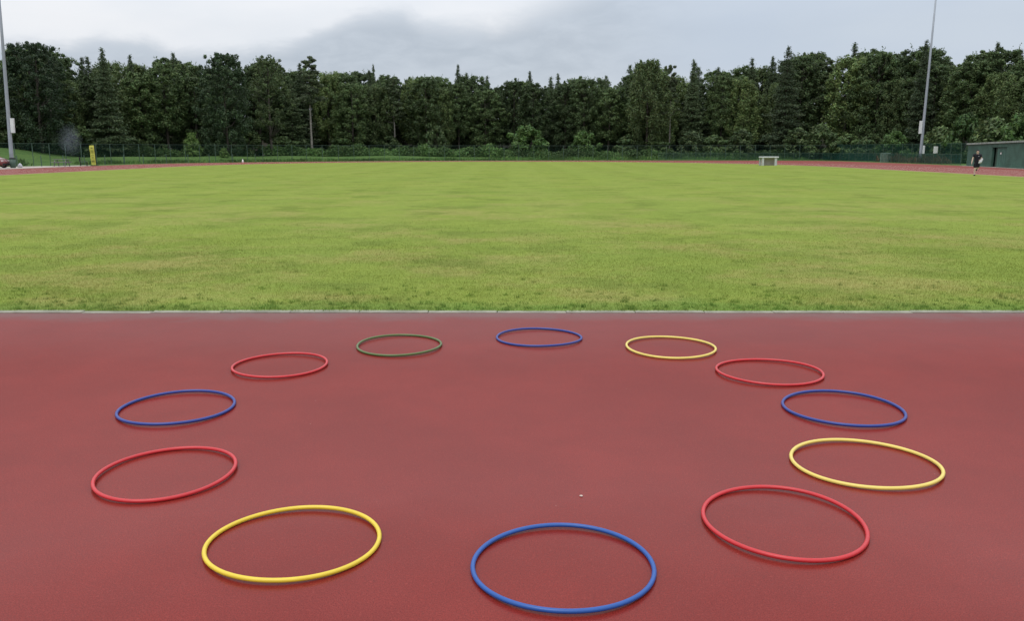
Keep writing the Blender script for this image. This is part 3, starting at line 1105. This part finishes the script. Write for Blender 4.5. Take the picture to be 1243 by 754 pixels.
growth('dry_weeds', [(53.8, 125), (54.6, 117), (54.2, 108)], 0.7, 1.05, 1500, 0.09, 'dryweed', 'brown dry weeds round the foot of the right floodlight mast', 'weeds', upright=True)
growth('rough_weeds', [(-55.0, 96), (-56.5, 90), (-58.5, 84)], 0.9, 0.7, 2500, 0.10, 'shrub', 'dark rough weeds behind the fence right of the left floodlight mast', 'weeds', upright=True)
growth('verge_grass', [(-52, 104), (-46.5, 117), (-36, 130.5), (-18, 142.5), (0, 146), (25, 147.2), (50, 147.3)], 0.9, 0.35, 9000, 0.10, 'bramble',
       'rough grass verge along the foot of the fence', 'grass', upright=True)


# ------------------------------------------------------------------ fences
def resample(path, step):
    pts = dense(path, 0.05)
    o, acc = [pts[0]], 0.0
    for a, b in zip(pts[:-1], pts[1:]):
        acc += math.dist(a, b)
        if acc >= step:
            o.append(b)
            acc = 0.0
    return o


def panel_mesh(name, Lp, H, z0, dx, dz, t):
    b = MB()
    n = int(Lp / dx)
    for k in range(1, n):
        b.box((k * dx, 0, z0 + H / 2), (t, t, H))
    for k in range(int(H / dz) + 1):
        b.box((Lp / 2, t, z0 + min(H, k * dz)), (Lp, t, t * 1.2))
    return b.mesh(name, M['mesh'])


def fence(name, path, step, H, label, post_w=0.055, rail=True, mesh=True, group=None, wire=0.011):
    pts = resample(path, step)
    root = empty(name, (pts[0][0], pts[0][1], 0))
    tag(root, label, 'fence', group)
    ox, oy = pts[0]
    pm = MB().box((0, 0, H / 2 - 0.1), (post_w, post_w, H + 0.2)).mesh('post', M['post'])
    panel = panel_mesh('mesh_panel', step, H - 0.12, 0.06, 0.075, 0.30, wire) if mesh else None
    rm = MB().box((step / 2, 0, H - 0.03), (step, 0.035, 0.035)).mesh('rail', M['post']) if rail else None
    for i, (x, y) in enumerate(pts):
        z = float(ground_z(x, y))
        o = put_mesh('post', pm, root, (x - ox, y - oy, z))
        a = 0.0
        if i < len(pts) - 1:
            x2, y2 = pts[i + 1]
            a = math.atan2(y2 - y, x2 - x)
            o.rotation_euler = (random.uniform(-.008, .008), random.uniform(-.008, .008), a)
            L = math.dist((x, y), (x2, y2))
            for nm, me, dy in (('mesh_panel', panel, 0.055), ('rail', rm, -0.055)):
                if me:
                    q = put_mesh(nm, me, root, (x - ox - math.sin(a) * dy, y - oy + math.cos(a) * dy, z))
                    q.rotation_euler = (0, 0, a)
                    q.scale = (L / step, 1, 1)
    return root


random.seed(3)
fence('perimeter_fence', [(-57, 62), (-54.5, 84), (-51.5, 98), (-48.8, 110), (-43.2, 121), (-32, 133), (-16, 141), (0, 144.2), (25, 146), (54.4, 146)], 2.5, 2.45,
      'tall green mesh fence curving behind the far bend from the left', wire=0.0035)
fence('perimeter_fence', [(54.6, 145.9), (57.4, 122), (57.9, 108), (56.8, 94)], 2.5, 2.6,
      'tall dark green mesh fence along the right behind the floodlight mast', wire=0.010)
fence('track_railing', [(24.5, 144.2), (40, 144.4), (51.2, 143.6), (52.9, 136), (53.0, 112), (52.2, 98)], 2.5, 1.25,
      'waist-high dark green mesh railing along the outside of the track at the right', 0.05, wire=0.013)
fence('track_railing', [(-51.2, 66), (-50.8, 84), (-49.0, 97), (-47.0, 108), (-42, 118), (-36, 125)], 3.6, 1.15,
      'waist-high thin green post and wire railing along the track at the left', 0.06, rail=False, mesh=False)


# ------------------------------------------------------------------ floodlight masts
def mast(x, y, H, lean, side, zbox, label, hbox=1.45, foot=True):
    root = empty('floodlight_mast', (x, y, 0))
    root.rotation_euler = (0, lean, 0)
    b = MB()
    b.tube([(0, 0, -0.3), (0, 0, 1.5), (0, 0, H * 0.5), (0, 0, H)], [0.21, 0.20, 0.145, 0.085], 12)
    b.build('pole', M['galv'], root)
    b = MB()
    b.box((side * 0.36, -0.02, zbox), (0.34, 0.26, hbox), bevel=0.02)
    cb = b.build('control_box', M['boxgrey'], root)
    b = MB()
    for dz in (-0.4, 0.4):
        b.box((side * 0.20, -0.02, zbox + dz * hbox), (0.16, 0.06, 0.05))
    b.build('bracket', M['galv'], cb)
    b = MB()
    b.box((-side * 0.30, -0.06, 1.75), (0.30, 0.22, 1.1), bevel=0.02)
    if foot:
        b.build('access_cover', M['boxgrey'], root)
    else:
        b.bm.free()
    b = MB()
    b.box((0, 0, H - 0.2), (3.4, 0.12, 0.12))
    b.build('crossarm', M['galv'], root)
    for k in range(4):
        b = MB()
        b.box((-1.4 + k * 0.93, -0.25, H + 0.02), (0.55, 0.30, 0.45), Matrix.Rotation(R(25), 3, 'X'), 0.03)
        b.build('lamp_head', M['galv'], root)
    return tag(root, label, 'floodlight', 'floodlight masts')


mast(-51.1, 88.0, 24.0, R(1.7), 1, 4.15, 'tall grey floodlight mast at the left edge, behind the maroon car', foot=False)
mast(56.0, 118.3, 26.0, R(0.6), -1, 4.75, 'tall grey floodlight mast at the right with cabinet on its left side', 1.7)

# ------------------------------------------------------------------ green shed on the right
sx, sy = 50.4, 95.5
ang = math.atan2(-18.5, -3.3)
shed = empty('shed', (sx, sy, 0), ang)      # local x runs along the wall towards the camera, local -y... faces the track
LEN, DEP = 24.0, 6.0
# which side is the track? local +y = direction (-sin, cos)
fy = 1.0 if (-math.sin(ang)) * (-1) > 0 else -1.0      # +1 when local +y points to -x (the track)
D0, D1 = 7.3, 11.2


def htop(s):
    return 2.27 + 0.010 * s


def wall_part(x0, x1, z0, z1a, z1b, y0, y1, name, mat, parent):
    b = MB()
    v = [(x0, y0, z0), (x1, y0, z0), (x1, y1, z0), (x0, y1, z0), (x0, y0, z1a), (x1, y0, z1b), (x1, y1, z1b), (x0, y1, z1a)]
    vv = [b.bm.verts.new(p) for p in v]
    for f in ((0, 3, 2, 1), (4, 5, 6, 7), (0, 1, 5, 4), (1, 2, 6, 5), (2, 3, 7, 6), (3, 0, 4, 7)):
        b.bm.faces.new([vv[i] for i in f])
    return b.build(name, mat, parent)


w = -0.22 * fy
wall_part(0, D0, -0.2, htop(0), htop(D0), 0, w, 'wall', M['shed'], shed)
wall_part(D1, LEN, -0.2, htop(D1), htop(LEN), 0, w, 'wall', M['shed'], shed)
wall_part(D0 + 0.002, D1 - 0.002, 1.98, htop(D0), htop(D1), -0.004 * fy, w * 0.98, 'lintel', M['shed'], shed)
wall_part(0.0, 0.22, -0.2, htop(0), htop(0), w - 0.003 * fy, -DEP * fy, 'wall', M['shed'], shed)
wall_part(LEN - 0.22, LEN, -0.2, htop(LEN), htop(LEN), w - 0.003 * fy, -DEP * fy, 'wall', M['shed'], shed)
wall_part(0.0, LEN, -0.2, htop(0), htop(LEN), -DEP * fy - 0.003 * fy, -(DEP + 0.2) * fy, 'wall', M['shed'], shed)
rf = wall_part(-0.12, LEN + 0.12, 0, 0, 0, 0.14 * fy, -(DEP + 0.35) * fy, 'roof', M['roof'], shed)
me = rf.data
for vtx in me.vertices:
    vtx.co.z = htop(vtx.co.x) + 0.006 + (0.17 if vtx.index >= 4 else 0.0)
dr = wall_part(D0 + 1.15, D1 - 0.05, 0.02, 1.93, 1.93, -0.13 * fy, -0.19 * fy, 'door', M['sheddoor'], shed)
b = MB()
for k in range(1, 5):
    b.box((D0 + 1.15 + k * 0.53, -0.128 * fy, 0.97), (0.03, 0.012, 1.8))
b.build('door_batten', M['shed'], dr)
wall_part(D0 + 1.9, D0 + 2.2, 1.28, 1.44, 1.48, -0.110 * fy, -0.118 * fy, 'notice', M['white'], dr)
wall_part(D0 + 0.02, D0 + 1.10, 0.0, 1.95, 1.95, -0.35 * fy, -0.40 * fy, 'door', M['post'], shed)
# raised course lines of the blockwork
b = MB()
for zc in (0.45, 0.9, 1.35, 1.8):
    b.box((D0 / 2, 0.004 * fy, zc), (D0 - 0.1, 0.008, 0.025))
    b.box(((D1 + LEN) / 2, 0.004 * fy, zc), (LEN - D1 - 0.1, 0.008, 0.025))
b.build('block_course', M['sheddoor'], shed)
tag(shed, 'low dark green shed with pale roof edge and recessed doors at the right edge', 'shed')

# ------------------------------------------------------------------ white board on the fence, pale gate
bd = empty('notice_board', (57.3, 116.8, 0))
MB().box((0, 0, 1.72), (0.58, 0.05, 0.92), bevel=0.01).build('panel', M['white'], bd)
MB().box((0, 0.06, 1.05), (0.07, 0.06, 2.3)).build('post', M['post'], bd)
tag(bd, 'blank white board on a post right of the right floodlight mast', 'sign')

gt = empty('gate', (52.6, 121.5, 0))
b = MB()
for xx in (-0.66, 0.66):
    b.box((xx, 0, 0.66), (0.07, 0.06, 1.30))
for zz in (0.06, 1.28):
    b.box((0, 0, zz), (1.25, 0.06, 0.07))
M['palegreen'] = simple('pale_green_paint', (0.16, 0.24, 0.20), 0.6, 0, 0.3, 0.2, 2)
b.build('frame', M['palegreen'], gt)
b = MB()
for k in range(1, 20):
    b.box((-0.62 + k * 0.062, 0.02, 0.67), (0.022, 0.02, 1.15))
b.build('infill_mesh', M['palegreen'], gt)
tag(gt, 'small pale green framed gate in the railing left of the right floodlight mast', 'gate')

# ------------------------------------------------------------------ white table at the grass edge
tb = empty('table', (28.6, 96.0, 0.0), R(-4))
M['tablegrey'] = simple('off_white_table_paint', (0.46, 0.48, 0.46), 0.6, 0, 0.3, 0.2, 3)
MB().box((0, 0, 0.91), (2.05, 0.85, 0.17), bevel=0.05).build('table_top', M['tablegrey'], tb)
for s in (-1, 1):
    for q in (-1, 1):
        MB().box((s * 0.70 + (0.16 * s if q > 0 else 0), q * 0.30, 0.42), (0.24, 0.14, 0.84), bevel=0.01).build('leg', M['tablegrey'], tb)
MB().box((0, 0.24, 0.42), (1.40, 0.05, 0.80)).build('leg_shade_panel', M['path'], tb)  # grey sheet put in for the shadow between the legs
tag(tb, 'white table with thick top and block legs at the far right grass edge', 'table')

# ------------------------------------------------------------------ maroon car at the left edge
car = empty('parked_car', (-50.7, 83.0, 0.0))
prof_ = [(-2.0, 0.28), (-2.05, 0.62), (-1.95, 0.92), (-1.45, 0.98), (-0.95, 1.36), (-0.3, 1.42), (0.35, 1.38), (0.95, 1.0), (1.55, 0.86), (1.95, 0.68), (2.04, 0.45), (1.98, 0.24)]
b = MB()
b.prism(prof_, -0.80, 0.80)
bmesh.ops.bevel(b.bm, geom=[e for e in b.bm.edges], offset=0.06, segments=2, affect='EDGES')
for f in b.bm.faces:
    f.smooth = True
body = b.build('body', M['carred'], car)
for (ol, nm) in (([(-0.85, 1.02), (-0.7, 1.31), (-0.05, 1.34), (-0.05, 1.0)], 'window'), ([(0.03, 1.0), (0.03, 1.34), (0.32, 1.31), (0.78, 0.99)], 'window')):
    for s in (-1, 1):
        MB().prism(ol, s * 0.795, s * 0.812).build(nm, M['glass'], car)
MB().prism([(0.40, 1.35), (0.44, 1.36), (0.98, 1.01), (0.93, 1.0)], -0.66, 0.66).build('windscreen', M['glass'], car)
for wx in (-1.25, 1.28):
    for s in (-1, 1):
        wh = link(bpy.data.objects.new('wheel', None), car)
        wh.location = (wx, s * 0.74, 0.31)
        b = MB()
        b.tube([(0, -0.10, 0), (0, 0.10, 0)], 0.31, 20)
        b.build('tyre', M['dark'], wh)
        b = MB()
        b.tube([(0, -0.118, 0), (0, 0.118, 0)], 0.19, 16)
        b.build('rim', M['hub'], wh)
for s in (-1, 1):
    MB().box((1.86, s * 0.58, 0.66), (0.20, 0.30, 0.14), bevel=0.02).build('headlight', M['lampglass'], car)
    MB().box((-2.02, s * 0.62, 0.72), (0.10, 0.24, 0.16), bevel=0.02).build('tail_light', M['orange'], car)
MB().box((2.02, 0, 0.36), (0.09, 1.45, 0.16), bevel=0.03).build('bumper', M['dark'], car)
MB().box((1.30, 0.0, 0.915), (0.55, 1.2, 0.02), Matrix.Rotation(R(12), 3, 'Y')).build('bonnet_highlight', M['lampglass'], car)  # pale slab that paints a highlight onto the bonnet
tag(car, 'maroon car parked at the left edge beyond the track, only its front in view', 'car')

# bin and pale sack by the mast foot
bn = empty('litter_bin', (-48.35, 83.4, 0))
b = MB()
b.tube([(0, 0, 0), (0, 0, 0.86)], [0.24, 0.28], 12)
b.build('bin_body', M['post'], bn)
b = MB()
b.tube([(0, 0, 0.86), (0, 0, 0.93), (0, 0, 1.0)], [0.30, 0.29, 0.14], 12)
b.build('lid', M['dark'], bn)
tag(bn, 'dark round litter bin between the maroon car and the mast foot', 'bin')
sk = MB()
bmesh.ops.create_icosphere(sk.bm, subdivisions=3, radius=0.32)
for v_ in sk.bm.verts:
    n_ = 1 + 0.13 * math.sin(v_.co.x * 14 + 1) * math.sin(v_.co.z * 11) + 0.08 * math.sin(v_.co.y * 17)
    v_.co = Vector((v_.co.x * n_ * 0.9, v_.co.y * n_ * 0.9, max(-0.28, v_.co.z * n_ * 1.15) + 0.28))
    if v_.co.z > 0.5:
        v_.co.x *= 0.7
        v_.co.y *= 0.7
so = sk.build('sack', M['cloth'])
so.location = (-48.7, 85.2, 0)
so.scale = (0.7, 0.7, 0.65)
tag(so, 'small pale sack on the ground right of the left floodlight mast', 'sack')

# ------------------------------------------------------------------ picnic table
pt = empty('picnic_table', (-47.9, 91.6, 0), R(6))
for k in range(5):
    MB().box((0, -0.30 + k * 0.15, 0.73), (1.55, 0.135, 0.045)).build('top_plank', M['timber'], pt)
for s in (-1, 1):
    for q in range(2):
        MB().box((0, s * (0.62 + q * 0.14), 0.45), (1.55, 0.125, 0.045)).build('seat_plank', M['timber'], pt)
for sx_ in (-0.55, 0.55):
    for s in (-1, 1):
        b = MB()
        b.tube([(sx_, s * 0.26, 0.70), (sx_, s * 0.62, 0.0)], 0.05, 4)
        b.build('leg', M['timber'], pt)
    MB().box((sx_ + 0.07, 0, 0.40), (0.045, 1.5, 0.09)).build('cross_beam', M['timber'], pt)
tag(pt, 'grey weathered picnic table in front of the fence left of the yellow banner', 'picnic table')

# dark bench beside the banner
bc = empty('bench', (-46.9, 94.3, 0), R(15))
MB().box((0, 0, 0.45), (0.75, 0.45, 0.06)).build('seat', M['post'], bc)
MB().box((-0.36, 0, 0.72), (0.06, 0.45, 0.52)).build('backrest', M['dark'], bc)
for s in (-1, 1):
    for q in (-1, 1):
        MB().box((s * 0.32, q * 0.18, 0.21), (0.05, 0.05, 0.42)).build('leg', M['dark'], bc)
tag(bc, 'small dark seat standing left of the yellow banner', 'seat')

# yellow banner
yb = empty('banner', (-46.15, 95.0, 0))
yb.rotation_euler = (0, R(-2.2), 0)
yb.scale = (0.86, 1, 1)
b = MB()
nseg = 12
rows_ = []
for k in range(nseg + 1):
    z_ = 0.08 + 2.12 * k / nseg
    xo = 0.03 * math.sin(k * 0.9)
    wv = 0.03 * math.sin(k * 1.1)
    rows_.append([b.bm.verts.new(p) for p in ((-0.29, wv, z_), (0.29, wv + 0.02, z_), (0.29, wv + 0.045, z_), (-0.29, wv + 0.025, z_))])
for a_, c_ in zip(rows_[:-1], rows_[1:]):
    for k in range(4):
        b.bm.faces.new((a_[k], a_[(k + 1) % 4], c_[(k + 1) % 4], c_[k]))
b.bm.faces.new(rows_[0])
b.bm.faces.new(rows_[-1])
b.build('cloth', M['yellow_cloth'], yb)
b = MB()
b.tube([(0.33, 0.03, 0), (0.33, 0.03, 2.25)], 0.035, 8)
b.build('pole', M['dark'], yb)
MB().box((0.1, 0.03, 0.03), (0.8, 0.5, 0.06), bevel=0.01).build('base', M['dark'], yb)
M['ink'] = simple('dark_olive_print', (0.22, 0.23, 0.05), 0.8, 0, 0.2, 0.1, 3)
for k, (z_, w_, h_) in enumerate([(1.93, 0.26, 0.14), (1.62, 0.34, 0.10), (1.44, 0.30, 0.07), (1.12, 0.36, 0.08), (0.90, 0.28, 0.08), (0.50, 0.38, 0.16)]):
    MB().box((0.0, -0.052, z_), (w_, 0.006, h_)).build('print_mark', M['ink'], yb)
tag(yb, 'upright yellow banner with faint dark print in front of the left fence', 'banner')

# cone on the far bend
cn = empty('marker_cone', (lat(294, 114), 114, -0.008))
b = MB()
b.tube([(0, 0, 0.03), (0, 0, 0.50)], [0.17, 0.05], 14)
b.build('cone_body', M['white'], cn)
MB().box((0, 0, 0.02), (0.42, 0.42, 0.04), bevel=0.01).build('base', M['orange'], cn)
tag(cn, 'small white cone with orange-red base on the far bend, left of centre', 'cone')

# ------------------------------------------------------------------ person
def make_skin(name, chain_pts, edges, radii, mat, root=0, sub=2):
    """evaluate the skin modifier and keep a plain mesh"""
    bm = bmesh.new()
    lay = bm.verts.layers.skin.verify()
    vs = [bm.verts.new(p) for p in chain_pts]
    for a, b in edges:
        bm.edges.new((vs[a], vs[b]))
    for i, v in enumerate(vs):
        r = radii[i]
        v[lay].radius = r if hasattr(r, '__len__') else (r, r)
        v[lay].use_root = (i == root)
    me = bpy.data.meshes.new(name)
    bm.to_mesh(me)
    bm.free()
    o = bpy.data.objects.new(name, me)
    COL.objects.link(o)
    md = o.modifiers.new('skin', 'SKIN')
    md.use_smooth_shade = True
    sb = o.modifiers.new('subsurf', 'SUBSURF')
    sb.levels = sb.render_levels = sub
    dg = bpy.context.evaluated_depsgraph_get()
    dg.update()
    ev = bpy.data.meshes.new_from_object(o.evaluated_get(dg))
    bpy.data.objects.remove(o)
    ev.name = name
    ev.materials.clear()
    ev.materials.append(mat)
    for p_ in ev.polygons:
        p_.use_smooth = True
        p_.material_index = 0
    return ev


# local frame: faces -y (towards the camera), +x is picture right, feet at z = 0
J = [(0.02, 0, 0.88), (0.02, 0, 1.02), (0.015, -0.01, 1.18), (0.01, -0.02, 1.33), (0.01, -0.03, 1.42), (0.01, -0.06, 1.49), (0.005, -0.085, 1.565), (0.005, -0.08, 1.63),   # 0-7 spine, neck, head
     (-0.17, -0.02, 1.35), (-0.245, -0.01, 1.12), (-0.285, -0.06, 0.88), (-0.29, -0.08, 0.80),         # 8-11 right arm (picture left), hanging
     (0.19, -0.02, 1.35), (0.285, 0.03, 1.12), (0.20, -0.20, 1.02), (0.16, -0.26, 1.02),               # 12-15 left arm, bent across
     (-0.06, 0.0, 0.84), (-0.055, -0.03, 0.47), (-0.06, 0.02, 0.09), (-0.065, -0.10, 0.035),            # 16-19 standing leg
     (0.10, 0.0, 0.84), (0.115, -0.02, 0.50), (0.10, 0.40, 0.50), (0.10, 0.47, 0.42)]                   # 20-23 trailing leg bent back
E_ = [(0, 1), (1, 2), (2, 3), (3, 4), (4, 5), (5, 6), (6, 7), (3, 8), (8, 9), (9, 10), (10, 11), (3, 12), (12, 13), (13, 14), (14, 15),
      (0, 16), (16, 17), (17, 18), (18, 19), (0, 20), (20, 21), (21, 22), (22, 23)]
RAD = [(.15, .11), (.14, .10), (.15, .11), (.14, .10), .06, .062, (.078, .092), (.066, .08), .062, .045, .036, (.042, .026), .062, .045, .036, (.042, .026),
       .085, .062, .042, .038, .085, .062, .042, .038]
fing = []
for hand, base_dir, curl in ((11, (0, -0.01, -1), 0.25), (15, (-0.8, -0.5, 0.0), 0.8)):
    hx, hy, hz = J[hand]
    bd_ = Vector(base_dir).normalized()
    side_ = Vector((0, 1, 0)) if hand == 11 else Vector((0, 0, 1))
    palm_n = bd_.cross(side_)
    for k, ln in enumerate((0.072, 0.08, 0.075, 0.058)):
        s0 = Vector((hx, hy, hz)) + side_ * (-0.030 + 0.02 * k) + bd_ * 0.015
        s1 = s0 + bd_ * ln * 0.6
        s2 = s1 + (bd_ * (1 - curl) + palm_n * curl) * ln * 0.5
        n0 = len(J)
        J += [tuple(s0), tuple(s1), tuple(s2)]
        RAD += [.010, .009, .008]
        E_ += [(hand, n0), (n0, n0 + 1), (n0 + 1, n0 + 2)]
    s0 = Vector(J[hand]) - side_ * 0.036 - bd_ * 0.03
    s1 = s0 - side_ * 0.03 + bd_ * 0.035
    n0 = len(J)
    J += [tuple(s0), tuple(s1)]
    RAD += [.012, .009]
    E_ += [(hand, n0), (n0, n0 + 1)]
body = put_mesh('person', make_skin('person', J, E_, RAD, M['skin'], 0, 2))
body.location = (30.85, 57.2, 0.02)
body.rotation_euler = (0, 0, R(-20))
tag(body, 'person in black top and shorts on one leg mid-stride, holding a pale bundle', 'person')
# clothing
sh = make_skin('shirt', [(0.02, 0, 0.80), J[1], J[2], J[3], (0.01, -0.025, 1.415), J[8], (-0.222, -0.014, 1.19), J[12], (0.265, 0.018, 1.19)],
               [(0, 1), (1, 2), (2, 3), (3, 4), (3, 5), (5, 6), (3, 7), (7, 8)],
               [(.20, .145), (.19, .135), (.195, .135), (.18, .125), .075, .10, .085, .10, .085], M['black'], 0, 2)
put_mesh('shirt', sh, body)
st_ = make_skin('shorts', [(0.02, 0, 0.97), J[0], J[16], (-0.057, -0.02, 0.50), J[20], (0.112, -0.012, 0.52)],
                [(0, 1), (1, 2), (2, 3), (1, 4), (4, 5)], [(.17, .13), (.185, .14), .125, .118, .125, .118], M['black'], 0, 2)
put_mesh('shorts', st_, body)
hr = MB()
bmesh.ops.create_uvsphere(hr.bm, u_segments=14, v_segments=10, radius=0.105)
for v_ in list(hr.bm.verts):
    v_.co = Vector((v_.co.x * 0.88, v_.co.y * 1.02, v_.co.z * 0.95))
bmesh.ops.delete(hr.bm, geom=[v_ for v_ in hr.bm.verts if v_.co.z < -0.055 or (v_.co.y < -0.07 and v_.co.z < 0.012)], context='VERTS')
ho = hr.build('hair', M['hair'], body)
ho.location = (0.005, -0.065, 1.612)
for s in (-1, 1):
    fe = MB()
    bmesh.ops.create_icosphere(fe.bm, subdivisions=1, radius=0.010)
    eo = fe.build('eye', M['hair'], body)
    eo.location = (0.005 + s * 0.028, -0.176, 1.575)
    er = MB()
    bmesh.ops.create_icosphere(er.bm, subdivisions=2, radius=0.03)
    for v_ in er.bm.verts:
        v_.co.x *= 0.35
    e2 = er.build('ear', M['skin'], body)
    e2.location = (0.005 + s * 0.084, -0.075, 1.56)
ns_ = MB()
ns_.tube([(0.005, -0.172, 1.575), (0.005, -0.19, 1.545), (0.005, -0.172, 1.54)], [0.008, 0.013, 0.01], 6)
ns_.build('nose', M['skin'], body)
MB().box((0.005, -0.166, 1.515), (0.04, 0.012, 0.008)).build('mouth', M['orange'], body)
for (cxs, ry) in (((-0.063, -0.055, 0.045), 0), ((0.10, 0.48, 0.44), R(70))):
    s_ = MB()
    s_.box((0, 0, 0), (0.10, 0.27, 0.09), bevel=0.035)
    q_ = s_.build('shoe', M['dark'], body)
    q_.location = cxs
    q_.rotation_euler = (ry, 0, 0)
MB().box((0.075, -0.168, 1.27), (0.055, 0.006, 0.03)).build('chest_logo', M['cloth'], body)
# the bundle he carries
bu = MB()
bmesh.ops.create_icosphere(bu.bm, subdivisions=3, radius=0.2)
for v_ in bu.bm.verts:
    x_, y_, z_ = v_.co
    n_ = 1 + 0.14 * math.sin(x_ * 21 + z_ * 9) + 0.10 * math.sin(z_ * 25 + y_ * 12)
    v_.co = Vector((x_ * 0.52 * n_ + z_ * 0.42, y_ * 0.45 * n_, z_ * 0.85 * n_))
bo = bu.build('cloth_bundle', M['cloth'])
bo.location = (30.85 + 0.13, 57.2 - 0.27, 0.99)
tag(bo, 'pale grey cloth bundle held at the hip by the person in black', 'bundle')

# ------------------------------------------------------------------ hoops
TR = 0.0100


def hoop(x, y, rx, ry, mat, label, seed):
    rs = random.Random(seed)
    n, m = 120, 14
    ph1, ph2 = rs.uniform(0, 6.3), rs.uniform(0, 6.3)
    V, F = [], []
    for i in range(n):
        a = 2 * math.pi * i / n
        wob = 1 + 0.004 * math.sin(2 * a + ph1) + 0.003 * math.sin(3 * a + ph2)
        for j in range(m):
            c = 2 * math.pi * j / m
            k = TR * math.cos(c)
            lift = 0.0035 * (1 + math.sin(2 * a + ph2))      # hoops never lie dead flat
            V.append((((rx - TR) * wob + k) * math.cos(a), ((ry - TR) * wob + k) * math.sin(a), TR + lift + TR * math.sin(c)))
            F.append((i * m + j, ((i + 1) % n) * m + j, ((i + 1) % n) * m + (j + 1) % m, i * m + (j + 1) % m))
    o = put_mesh('hoop', np_mesh('hoop', V, F, None, mat, True), None, (x, y, 0.0005))
    return tag(o, label, 'hoop', 'hoops laid in a ring')


HOOPS = [
    (0.212, 3.252, 0.384, 0.378, 'h_blue', 'blue hoop nearest the camera at the bottom centre of the ring'),
    (-0.957, 3.467, 0.381, 0.363, 'h_yellow', 'yellow hoop at front left, next to the nearest blue hoop'),
    (1.255, 3.679, 0.370, 0.404, 'h_red', 'red hoop at front right, next to the nearest blue hoop'),
    (1.936, 4.419, 0.397, 0.378, 'h_cream', 'yellow hoop at right, between the front red hoop and the right blue hoop'),
    (-1.840, 4.279, 0.356, 0.390, 'h_red', 'red hoop at left, between the front yellow hoop and the left blue hoop'),
    (-2.235, 5.442, 0.377, 0.385, 'h_navy', 'dark blue hoop at the left side of the ring'),
    (2.201, 5.426, 0.392, 0.401, 'h_navy', 'dark blue hoop at the right side of the ring'),
    (1.992, 6.374, 0.407, 0.397, 'h_red', 'red hoop at far right, behind the right blue hoop'),
    (-1.852, 6.577, 0.373, 0.395, 'h_red', 'red hoop at far left, between the left blue hoop and the green hoop'),
    (1.382, 7.210, 0.390, 0.42, 'h_cream', 'pale yellow hoop at the back, right of the farthest blue hoop'),
    (-0.991, 7.288, 0.376, 0.41, 'h_green', 'olive green hoop at the back, the only green one'),
    (0.249, 7.598, 0.396, 0.382, 'h_navy', 'dark blue hoop farthest from the camera, near the kerb'),
]
for i, (x, y, rx, ry, mt_, lab) in enumerate(HOOPS):
    hoop(x, y, rx, ry, M[mt_], lab, i)

# one pale bit of grit on the red surface
g_ = MB()
bmesh.ops.create_icosphere(g_.bm, subdivisions=2, radius=0.007)
for v_ in g_.bm.verts:
    v_.co = Vector((v_.co.x * 1.25 + 0.001 * math.sin(v_.co.z * 900), v_.co.y, v_.co.z * 0.6))
go = g_.build('pebble', M['soil'])
go.location = (0.345, 3.985, 0.004)
tag(go, 'tiny pale pebble on the red surface behind the nearest blue hoop', 'pebble')

# ------------------------------------------------------------------ haze volume added for a lens raindrop smudge, over the picnic table
sm = MB()
bmesh.ops.create_icosphere(sm.bm, subdivisions=3, radius=1.0)
smudge = sm.build('smudge', None)
smudge.location = (-47.6, 93.2, 2.75)
smudge.scale = (1.55, 1.2, 2.1)
ms = bpy.data.materials.new('smudge_haze')
ms.use_nodes = True
t = NT(ms.node_tree)
ms.node_tree.nodes.remove(ms.node_tree.nodes['Principled BSDF'])
mo = [n for n in ms.node_tree.nodes if n.type == 'OUTPUT_MATERIAL'][0]
pv = t.n('ShaderNodeVolumePrincipled')
pv.inputs['Color'].default_value = (0.72, 0.80, 0.92, 1)
ob = t.n('ShaderNodeTexCoord').outputs['Object']
ln = t.n('ShaderNodeVectorMath', operation='LENGTH')
t.link(ob, ln.inputs[0])
fall = t.maprange(ln.outputs['Value'], 0.25, 1.0, 1.0, 0.0)
nz = t.maprange(t.noise(ob, 1.6, 3, 0.6), 0.3, 0.7, 0.4, 1.2)
t.link(t.math('MULTIPLY', t.math('MULTIPLY', fall, nz), 0.10), pv.inputs['Density'])
t.link(pv.outputs[0], mo.inputs['Volume'])
smudge.data.materials.append(ms)
tag(smudge, 'faint grey lens raindrop smudge added above the picnic table', 'smudge', kind='stuff')
